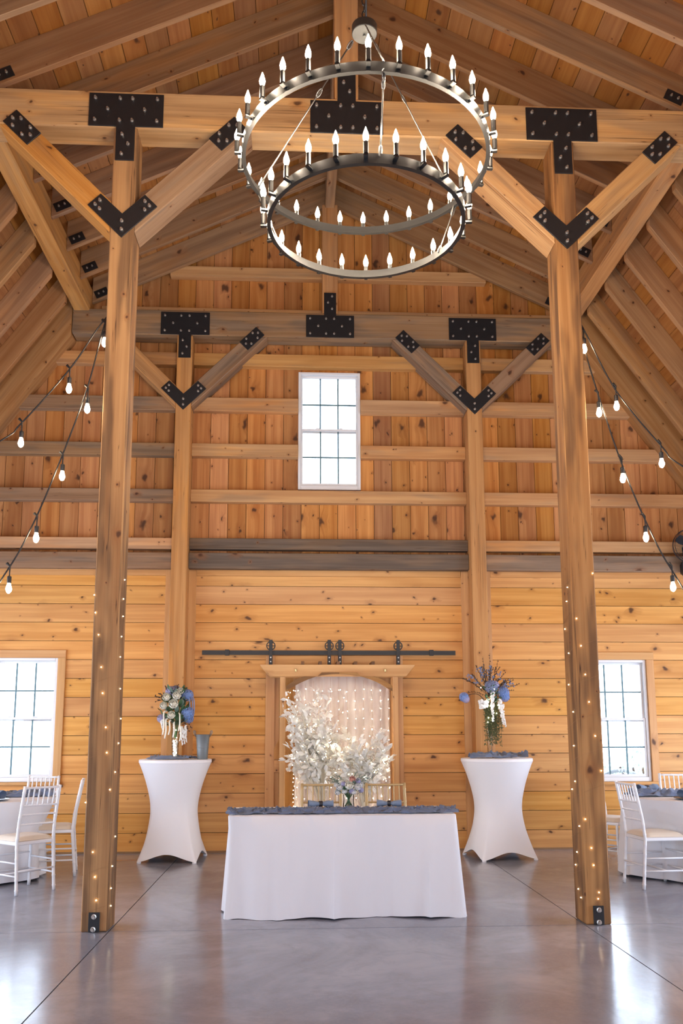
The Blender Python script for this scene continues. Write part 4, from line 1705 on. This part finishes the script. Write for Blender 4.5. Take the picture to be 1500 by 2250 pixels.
def bloom(kind, r, seed):
    """one flower head, facing +z, as a bmesh"""
    rr = random.Random(seed)
    bm = BM()
    if kind == 'rose':
        add_ball(bm, (0, 0, r * .35), r * .36, 8, 6)
        for ring_, (n, rad, tilt, s) in enumerate(((4, .10, 1.25, .75), (5, .22, .95, .95), (6, .30, .6, 1.1), (7, .34, .25, 1.2))):
            for k in range(n):
                a = 2 * PI * k / n + ring_ * .5 + rr.uniform(-.15, .15)
                tmp = petal_mesh('p', None, r * .85 * s, r * .42 * s, 1.0)
                bmesh.ops.transform(tmp, verts=tmp.verts, matrix=Matrix.Translation((0, 0, r * .1 * ring_ * -.3 + r * .2)) @ Matrix.Rotation(a, 4, 'Z') @ Matrix.Translation((0, rad * r, 0)) @ Matrix.Rotation(tilt, 4, 'X'))
                me = bpy.data.meshes.new('tmp')
                tmp.to_mesh(me)
                tmp.free()
                bm.from_mesh(me)
                bpy.data.meshes.remove(me)
    else:   # hydrangea: many four-petal florets on a ball
        for k in range(60):
            z = 1 - 2 * (k + .5) / 60 * .85
            a = k * 2.39996
            q = math.sqrt(max(0, 1 - z * z))
            p = Vector((q * math.cos(a), q * math.sin(a), z)) * r
            d = p.normalized()
            x = d.orthogonal().normalized()
            y = d.cross(x)
            c = bm.verts.new(p * 1.0)
            rot0 = rr.uniform(0, 1.5)
            for m in range(4):
                b = rot0 + PI / 2 * m
                e = r * .26 * rr.uniform(.85, 1.15)
                t1 = p + (x * math.cos(b - .5) + y * math.sin(b - .5)) * e + d * r * .06
                t2 = p + (x * math.cos(b) + y * math.sin(b)) * e * 1.25 + d * r * rr.uniform(.0, .12)
                t3 = p + (x * math.cos(b + .5) + y * math.sin(b + .5)) * e + d * r * .06
                bm.faces.new((c, bm.verts.new(t1), bm.verts.new(t2), bm.verts.new(t3)))
        add_ball(bm, (0, 0, -.05 * r), r * .72, 8, 6)
    return bm


SRC = {}


def bloom_me(kind, mat, seed=1):
    k = (kind, mat, seed)
    if k not in SRC:
        o = obj('src', bloom(kind, 1.0, seed), mat, smooth=True)
        SRC[k] = o.data
        bpy.data.objects.remove(o)
    return SRC[k]


def gleaf_me(mat):
    k = ('leaf', mat)
    if k not in SRC:
        o = obj('src', petal_mesh('l', None, 1.0, .26, .5), mat, smooth=True)
        SRC[k] = o.data
        bpy.data.objects.remove(o)
    return SRC[k]


def add_bloom(t, name, kind, mat, p, d, r, seed=1):
    e = Vector(d).normalized().to_track_quat('Z', 'Y').to_euler()
    return inst(name, bloom_me(kind, mat, seed), t, p, e, r)


def trumpet(bm, h, r0, r1):
    add_lathe(bm, [(0, .0), (r0 * 1.5, 0), (r0 * 1.5, .006), (r0, .014), (r0 * 1.2, h * .3), (r0 * 1.35, h * .55), (r1 * .75, h * .85), (r1, h), (r1 - .003, h), (r1 * .73, h * .85), (r0 * 1.25, h * .55), (r0 * 1.1, h * .3), (r0 * .8, .03), (0, .03)], 20)


def hang(bm, p, ln, rr, lump, sway=.02, taper=True):
    """pendulous tail of blossom: chain of small lumps"""
    n = int(ln / (lump * .9))
    for k in range(n):
        u = k / n
        s = lump * ((1 - .55 * u) if taper else 1) * rr.uniform(.75, 1.2)
        for q in range(3):
            a = rr.uniform(0, 2 * PI)
            add_ball(bm, (p[0] + sway * u * u * 2 + s * .8 * math.cos(a), p[1] + s * .8 * math.sin(a), p[2] - ln * u + rr.uniform(-.3, .3) * lump), s, 5, 4)


def spray(bm, p, d, ln, rr, n=9, leaf=.02, r=.0018):
    """thin twig with leaflets"""
    p, d = Vector(p), Vector(d).normalized()
    q = p + d * ln * .5 + Vector((rr.uniform(-.02, .02), rr.uniform(-.02, .02), .02))
    e = p + d * ln
    pts = catmull([p, q, e], 4)
    add_tube(bm, pts, r, 4)
    for k in range(n):
        u = .25 + .75 * k / n
        i = min(int(u * (len(pts) - 1)), len(pts) - 2)
        c = pts[i].lerp(pts[i + 1], u * (len(pts) - 1) - i)
        s = Vector((rr.uniform(-1, 1), rr.uniform(-1, 1), rr.uniform(-.4, 1))).normalized()
        t_ = (s + d * .8).normalized() * leaf
        w = t_.cross(Vector((0, 1, .3))).normalized() * leaf * .28
        a = bm.verts.new(c)
        bm.faces.new((a, bm.verts.new(c + t_ * .5 + w), bm.verts.new(c + t_), bm.verts.new(c + t_ * .5 - w)))


# bouquet beside the bucket
rr = random.Random(21)
FLa = thing('flower_arrangement', 'cream rose and blue hydrangea bouquet in a lit glass vase beside the bucket', 'flowers', CL + Vector((0, -.06, HT + .012)))
bm = BM()
trumpet(bm, .42, .030, .062)
obj('glass_vase', bm, 'vase', FLa, smooth=True, angle=60)
bm = BM()
for k in range(90):
    zz_ = .012 + .0021 * k
    w_ = .014 + .016 * k / 90
    add_ball(bm, (rr.uniform(-w_, w_), rr.uniform(-w_, w_), zz_), rr.uniform(.007, .011), 6, 4)
obj('glass_beads', bm, 'rosewhite', FLa, smooth=True)
bm = BM()
for k in range(12):
    add_ball(bm, (rr.uniform(-.02, .02), -.028 + rr.uniform(-.004, .004), .03 + .028 * k), .004, 6, 4)
obj('vase_lights', bm, 'fairy', FLa, smooth=True)['kind'] = 'stuff'
bm = BM()
for k in range(12):
    a = k * 2.4
    add_tube(bm, [(.008 * math.cos(a), .008 * math.sin(a), .22), (.03 * math.cos(a), .03 * math.sin(a), .4), (.10 * math.cos(a), .06 * math.sin(a), .56)], .003, 5)
obj('stems', bm, 'green', FLa, smooth=True)
for x, y, z, r in ((-.085, -.11, .665, .058), (.025, -.13, .68, .060), (-.005, -.15, .585, .068), (-.115, -.12, .57, .054), (-.025, -.15, .465, .056), (.055, -.08, .735, .05)):
    add_bloom(FLa, 'cream_rose', 'rose', 'rose', (x, y, z), (x * 1.5, -1, .35), r, int(r * 1000))
for x, y, z, r, m in ((.13, -.05, .70, .062, 'blue'), (.14, -.07, .50, .068, 'blue'), (.15, -.04, .44, .05, 'blue'), (-.06, -.02, .74, .06, 'lilac'), (-.16, -.02, .44, .045, 'lilac'), (-.01, 0, .76, .05, 'blue2')):
    add_bloom(FLa, 'blue_hydrangea' if m == 'blue' else 'pale_hydrangea', 'hyd', m, (x, y, z), (x, -.6, .5), r, 2)
for x, z, ln in ((-.115, .52, .26), (-.09, .44, .22), (-.05, .42, .16), (.0, .40, .17), (.06, .5, .2), (.075, .36, .17)):
    bm = BM()
    add_tube(bm, catmull([(x * .8, -.12, z), (x, -.145, z - .02), (x + .005, -.145, z - ln * .6), (x - .008, -.14, z - ln)], 4), .0085, 6)
    obj('cream_tassel', bm, 'rose', FLa, smooth=True)
for x, z, ln in ((-.14, .42, .14), (.075, .34, .2), (.10, .32, .17), (.12, .36, .19)):
    bm = BM()
    hang(bm, (x, -.09, z), ln, rr, .013, .01)
    obj('white_tail', bm, 'rosewhite', FLa, smooth=True)
for x in (.135, .165, .185):
    bm = BM()
    add_tube(bm, catmull([(x - .02, -.06, .68), (x + .02, -.09, .66), (x + .03, -.09, .55), (x + .01, -.08, .42)], 4), .006, 6)
    obj('blue_tassel', bm, 'blue2', FLa, smooth=True)
for k in range(190):
    a = rr.uniform(0, 2 * PI)
    z = rr.uniform(.36, .76)
    ra = (.05 + .15 * math.sin(PI * min(1, (z - .3) / .48))) * rr.uniform(.5, 1)
    p = Vector((ra * math.cos(a), ra * .7 * math.sin(a) - .03, z))
    d = Vector((math.cos(a), math.sin(a), rr.uniform(-.4, .6))).normalized()
    inst('leaf', gleaf_me('green' if k % 4 else 'sage'), FLa, p * .75 + Vector((0, 0, z * .25)), d.to_track_quat('Y', 'Z').to_euler(), rr.uniform(.06, .10))
bm = BM()
for d, ln in (((-.9, -.3, .35), .19), ((-.8, -.2, .05), .17), ((-.5, 0, 1), .2), ((.1, 0, 1), .2), ((.3, 0, 1), .18), ((.6, -.2, -.9), .22), ((.75, -.2, -.75), .2), ((-.8, -.1, .6), .16)):
    spray(bm, (d[0] * .07, -.05, .62 if d[2] > -.5 else .47), d, ln, rr, 12, .026)
obj('dark_sprays', bm, 'twig', FLa)

# bouquet on the other cocktail table
rr = random.Random(22)
FR = thing('flower_arrangement', 'loose twiggy bouquet of blue roses, white wisteria and trailing fern in a slim vase', 'flowers', CRr + Vector((-.085, -.06, HT + .03)))
bm = BM()
trumpet(bm, .5, .024, .05)
obj('glass_vase', bm, 'vase', FR, smooth=True, angle=60)
bm = BM()
for k in range(14):
    a = k * 2.4
    add_tube(bm, [(.006 * math.cos(a), .006 * math.sin(a), .2), (.02 * math.cos(a), .02 * math.sin(a), .42), (.09 * math.cos(a), .06 * math.sin(a), .6)], .003, 5)
obj('stems', bm, 'green', FR, smooth=True)
for x, y, z, r, m, k in ((.01, -.10, .77, .068, 'blue2', 'hyd'), (.055, -.08, .785, .05, 'lilac', 'hyd'), (.15, -.10, .70, .062, 'blue', 'hyd'), (.165, -.09, .655, .052, 'blue', 'hyd'),
                      (-.295, -.06, .655, .05, 'blue', 'hyd'), (-.275, -.07, .63, .04, 'lilac', 'hyd'), (.125, -.1, .735, .04, 'blue2', 'rose')):
    add_bloom(FR, 'blue_bloom', k, m, (x, y, z), (x * 2, -1, .3), r, 3)
bm = BM()
add_tube(bm, catmull([(-.03, -.02, .60), (-.12, -.05, .68), (-.2, -.06, .69), (-.275, -.06, .66)], 4), .004, 5)
obj('drooping_stem', bm, 'twig', FR, smooth=True)
for x, z, ln, lp in ((.015, .70, .33, .017), (.10, .62, .29, .017), (.125, .56, .25, .015), (-.12, .61, .10, .022), (-.085, .60, .09, .02), (-.05, .60, .07, .018)):
    bm = BM()
    hang(bm, (x, -.13, z), ln, rr, lp, .02 if x > .05 else .0)
    obj('white_wisteria', bm, 'rosewhite', FR, smooth=True)
bm = BM()
for k in range(46):
    x0 = rr.uniform(-.06, .09)
    ln = rr.uniform(.22, .48)
    p = Vector((x0, -.05 + rr.uniform(-.05, .04), .60))
    pts = catmull([p, p + Vector((rr.uniform(-.02, .03), -.03, -ln * .4)), p + Vector((rr.uniform(-.02, .05), -.02, -ln))], 6)
    add_tube(bm, pts, .0016, 3)
    for q in pts[1:]:
        for m in range(4):
            s = Vector((rr.uniform(-1, 1), rr.uniform(-1, .6), rr.uniform(-1, .1))).normalized() * .03
            w = Vector((s.z, 0, -s.x)) * .12
            a = bm.verts.new(q)
            bm.faces.new((a, bm.verts.new(q + s * .6 + w), bm.verts.new(q + s), bm.verts.new(q + s * .6 - w)))
obj('trailing_fern', bm, 'olive', FR)
for k in range(60):
    a = rr.uniform(0, 2 * PI)
    p = Vector((.11 * math.cos(a) * rr.uniform(.3, 1), -.05 + .07 * math.sin(a), rr.uniform(.58, .76)))
    d = Vector((math.cos(a), math.sin(a) - .3, rr.uniform(-.5, .6))).normalized()
    inst('leaf', gleaf_me('sage' if k % 2 else 'green'), FR, p, d.to_track_quat('Y', 'Z').to_euler(), rr.uniform(.045, .08))
bm = BM()
for k in range(24):
    a = rr.uniform(-1.1, 1.25)
    spray(bm, (0, -.02, .66), (math.sin(a), rr.uniform(-.3, .2), math.cos(a)), rr.uniform(.22, .40), rr, 16, .022)
for d, ln in (((.05, 0, 1), .50), ((-.12, 0, 1), .46), ((.28, 0, 1), .44), ((1, -.1, .25), .3), ((1, -.1, -.15), .24), ((-1, 0, .2), .26), ((.8, 0, .6), .36)):
    spray(bm, (0, -.02, .66), d, ln, rr, 10, .02)
obj('twig_sprays', bm, 'twig', FR)
bm = BM()
for k in range(30):
    a = rr.uniform(-.9, 1.2)
    l_ = rr.uniform(.18, .36)
    c0 = Vector((math.sin(a) * l_, -.04, .66 + math.cos(a) * l_))
    for m in range(4):
        add_ball(bm, c0 + Vector((rr.uniform(-.02, .02), rr.uniform(-.02, .02), rr.uniform(-.02, .02))), rr.uniform(.006, .012), 5, 4)
for c0 in ((-.085, .50 + .48), (-.06, .90), (.02, .62 + .38)):
    for m in range(6):
        add_ball(bm, Vector((c0[0], -.03, c0[1])) + Vector((rr.uniform(-.018, .018), rr.uniform(-.02, .02), rr.uniform(-.02, .02))), .011, 5, 4)
obj('thistle_buds', bm, 'blue2', FR, smooth=True)
bm = BM()
for k in range(12):
    add_ball(bm, (rr.uniform(-.16, .14), -.14, rr.uniform(.3, .78)), .005, 6, 4)
obj('fairy_bulbs', bm, 'fairy', FR, smooth=True)['kind'] = 'stuff'

# centrepiece on the head table
rr = random.Random(23)
FCn = thing('flower_arrangement', 'small bouquet of white and blush roses in a clear vase on the head table', 'flowers', (.035, .72, .785))
bm = BM()
add_lathe(bm, [(0, 0), (.045, 0), (.048, .004), (.042, .06), (.046, .115), (.05, .12), (.047, .12), (.04, .06), (.044, .008), (0, .008)], 24)
obj('glass_vase', bm, 'vase', FCn, smooth=True, angle=50)
bm = BM()
for k in range(16):
    a = k * 2.4
    add_tube(bm, [(.032 * math.cos(a + 2.5), .032 * math.sin(a + 2.5), .01), (.012 * math.cos(a), .012 * math.sin(a), .08), (.06 * math.cos(a), .05 * math.sin(a), .15)], .003, 5)
obj('stems', bm, 'green', FCn, smooth=True)
for x, y, z, r, m in ((-.07, -.05, .155, .034, 'rosewhite'), (.0, -.075, .165, .044, 'rose'), (.065, -.05, .155, .036, 'rosewhite'), (-.035, -.06, .125, .028, 'rosewhite'), (.025, -.045, .215, .034, 'blush'),
                      (-.085, -.03, .115, .032, 'rosewhite'), (.09, -.03, .175, .03, 'rosewhite'), (.035, -.075, .12, .026, 'rosewhite'), (-.06, -.03, .2, .03, 'rose'), (-.1, -.04, .175, .024, 'rosewhite')):
    add_bloom(FCn, 'blush_rose' if m == 'blush' else 'white_rose', 'rose', m, (x, y, z), (x * 4, -1, .7), r, int(r * 900))
for x, y, z in ((.075, -.05, .215), (.1, -.04, .14), (-.045, -.06, .19), (.02, -.08, .135)):
    add_bloom(FCn, 'lilac_bloom', 'hyd', 'lilac', (x, y, z), (x, -1, .5), .02, 5)
for k in range(46):
    a = rr.uniform(0, 2 * PI)
    p = Vector((.075 * math.cos(a), .05 * math.sin(a) - .01, rr.uniform(.10, .2)))
    d = Vector((math.cos(a), math.sin(a), rr.uniform(-.5, .5))).normalized()
    inst('leaf', gleaf_me('green' if k % 3 else 'sage'), FCn, p, d.to_track_quat('Y', 'Z').to_euler(), rr.uniform(.03, .05))
bm = BM()
for k in range(22):
    s = -1 if k % 2 else 1
    spray(bm, (s * .03, -.01, .15), (s * rr.uniform(.3, 1.3), rr.uniform(-.5, .1), rr.uniform(.2, 1)), rr.uniform(.09, .16), rr, 10, .014, .0012)
obj('sage_sprays', bm, 'sage', FCn)

# ------------------------------------------------------------------ wall fan
FN = thing('wall_fan', 'black oscillating fan with wire guard fixed high on the back wall', 'fan', (4.42, 3.87, 3.42))
bm = BM()
add_box(bm, (-.055, -.14, -.14), (.055, -.05, .06), .025)
add_box(bm, (-.04, -.06, -.10), (.04, .0, .03), .008)
obj('wall_bracket', bm, 'fanblack', FN)
bm = BM()
add_prism(bm, [(-.028, -.11), (.028, -.11), (.034, -.09), (.034, .03), (-.034, .03), (-.034, -.09)], 'y', -.147, -.139, .003)
obj('control_panel', bm, 'fangrey', FN)
hub = Vector((.0, -.22, .215))
bm = BM()
add_tube(bm, [(0, -.09, .04), (0, -.09, .14), (0, -.12, .2), (0, -.2, .215)], [.03, .03, .055, .06], 12)
obj('motor', bm, 'fanblack', FN, smooth=True)
bm = BM()
for yy, rad in ((-.20, .205), (-.235, .212), (-.27, .205)):
    loop = [hub + Vector((rad * math.cos(a), yy + .22, rad * math.sin(a))) for a in [2 * PI * k / 48 for k in range(49)]]
    add_tube(bm, loop, .0035, 5)
for k in range(60):
    a = 2 * PI * k / 60
    for sgn in (-1, 1):
        add_tube(bm, [hub + Vector((.05 * math.cos(a), sgn * .065, .05 * math.sin(a))), hub + Vector((.15 * math.cos(a), sgn * .055, .15 * math.sin(a))), hub + Vector((.21 * math.cos(a), sgn * .015, .21 * math.sin(a)))], .0012, 3)
add_ball(bm, hub + Vector((0, -.07, 0)), .05, 16, 8, (1, .3, 1))
obj('wire_guard', bm, 'fanblack', FN, smooth=True)
for k in range(3):
    bm = BM()
    a0 = 2 * PI * k / 3 + .4
    g = []
    for i in range(7):
        rad = .03 + .155 * i / 6
        w = .38 * math.sin(PI * (.2 + .65 * i / 6))
        g.append([bm.verts.new(hub + Vector((rad * math.cos(a0 + w * v), .03 * v, rad * math.sin(a0 + w * v)))) for v in (-1, -.3, .4, 1)])
    for a, b in zip(g, g[1:]):
        for q in range(3):
            bm.faces.new((a[q], a[q + 1], b[q + 1], b[q]))
    obj('blade', bm, 'fanblack', FN, smooth=True)

# ------------------------------------------------------------------ outdoors beyond the windows
bm = BM()
add_box(bm, (-40, 4.2, -.4), (40, 60, -.3))
tag(obj('ground', bm, 'lawn'), 'bright pale gravel yard outside the windows', 'ground', kind='structure')
rr = random.Random(31)
SH = thing('shrub', 'pale leafy shrub outside the window on the wall-fan side', 'shrub', (5.3, 7.6, -.3))
bm = BM()
for k in range(5):
    a = k * 1.3
    add_tube(bm, [(0, 0, 0), (.15 * math.cos(a), .15 * math.sin(a), .5), (.4 * math.cos(a), .35 * math.sin(a), 1.1)], .02, 5)
obj('stems', bm, 'twig', SH)
bm = BM()
for k in range(1500):
    d = Vector((rr.gauss(0, 1), rr.gauss(0, 1), rr.gauss(0, 1))).normalized() * rr.uniform(.5, 1)
    p = Vector((d.x * .95, d.y * .8, .75 + d.z * .7))
    s = Vector((rr.uniform(-1, 1), rr.uniform(-1, 1), rr.uniform(-.5, 1))).normalized() * .07
    w = s.orthogonal() * .35
    a = bm.verts.new(p)
    bm.faces.new((a, bm.verts.new(p + s * .5 + w), bm.verts.new(p + s), bm.verts.new(p + s * .5 - w)))
obj('foliage', bm, 'shrub', SH)['kind'] = 'stuff'
WW = thing('wagon_wheel', 'pale wagon wheel leaning outside the window on the wall-fan side', 'wheel', (4.25, 5.9, .28), R(12))
bm = BM()
add_tube(bm, [(.55 * math.cos(2 * PI * k / 40), 0, .55 * math.sin(2 * PI * k / 40)) for k in range(41)], .03, 6)
obj('rim', bm, 'galv', WW, smooth=True)
for k in range(5):
    a = PI * k / 5
    bm = BM()
    add_tube(bm, [(.55 * math.cos(a), 0, .55 * math.sin(a)), (-.55 * math.cos(a), 0, -.55 * math.sin(a))], .015, 6)
    obj('spoke', bm, 'galv', WW, smooth=True)
bm = BM()
add_ball(bm, (0, 0, 0), .08, 12, 8)
obj('hub', bm, 'galv', WW, smooth=True)
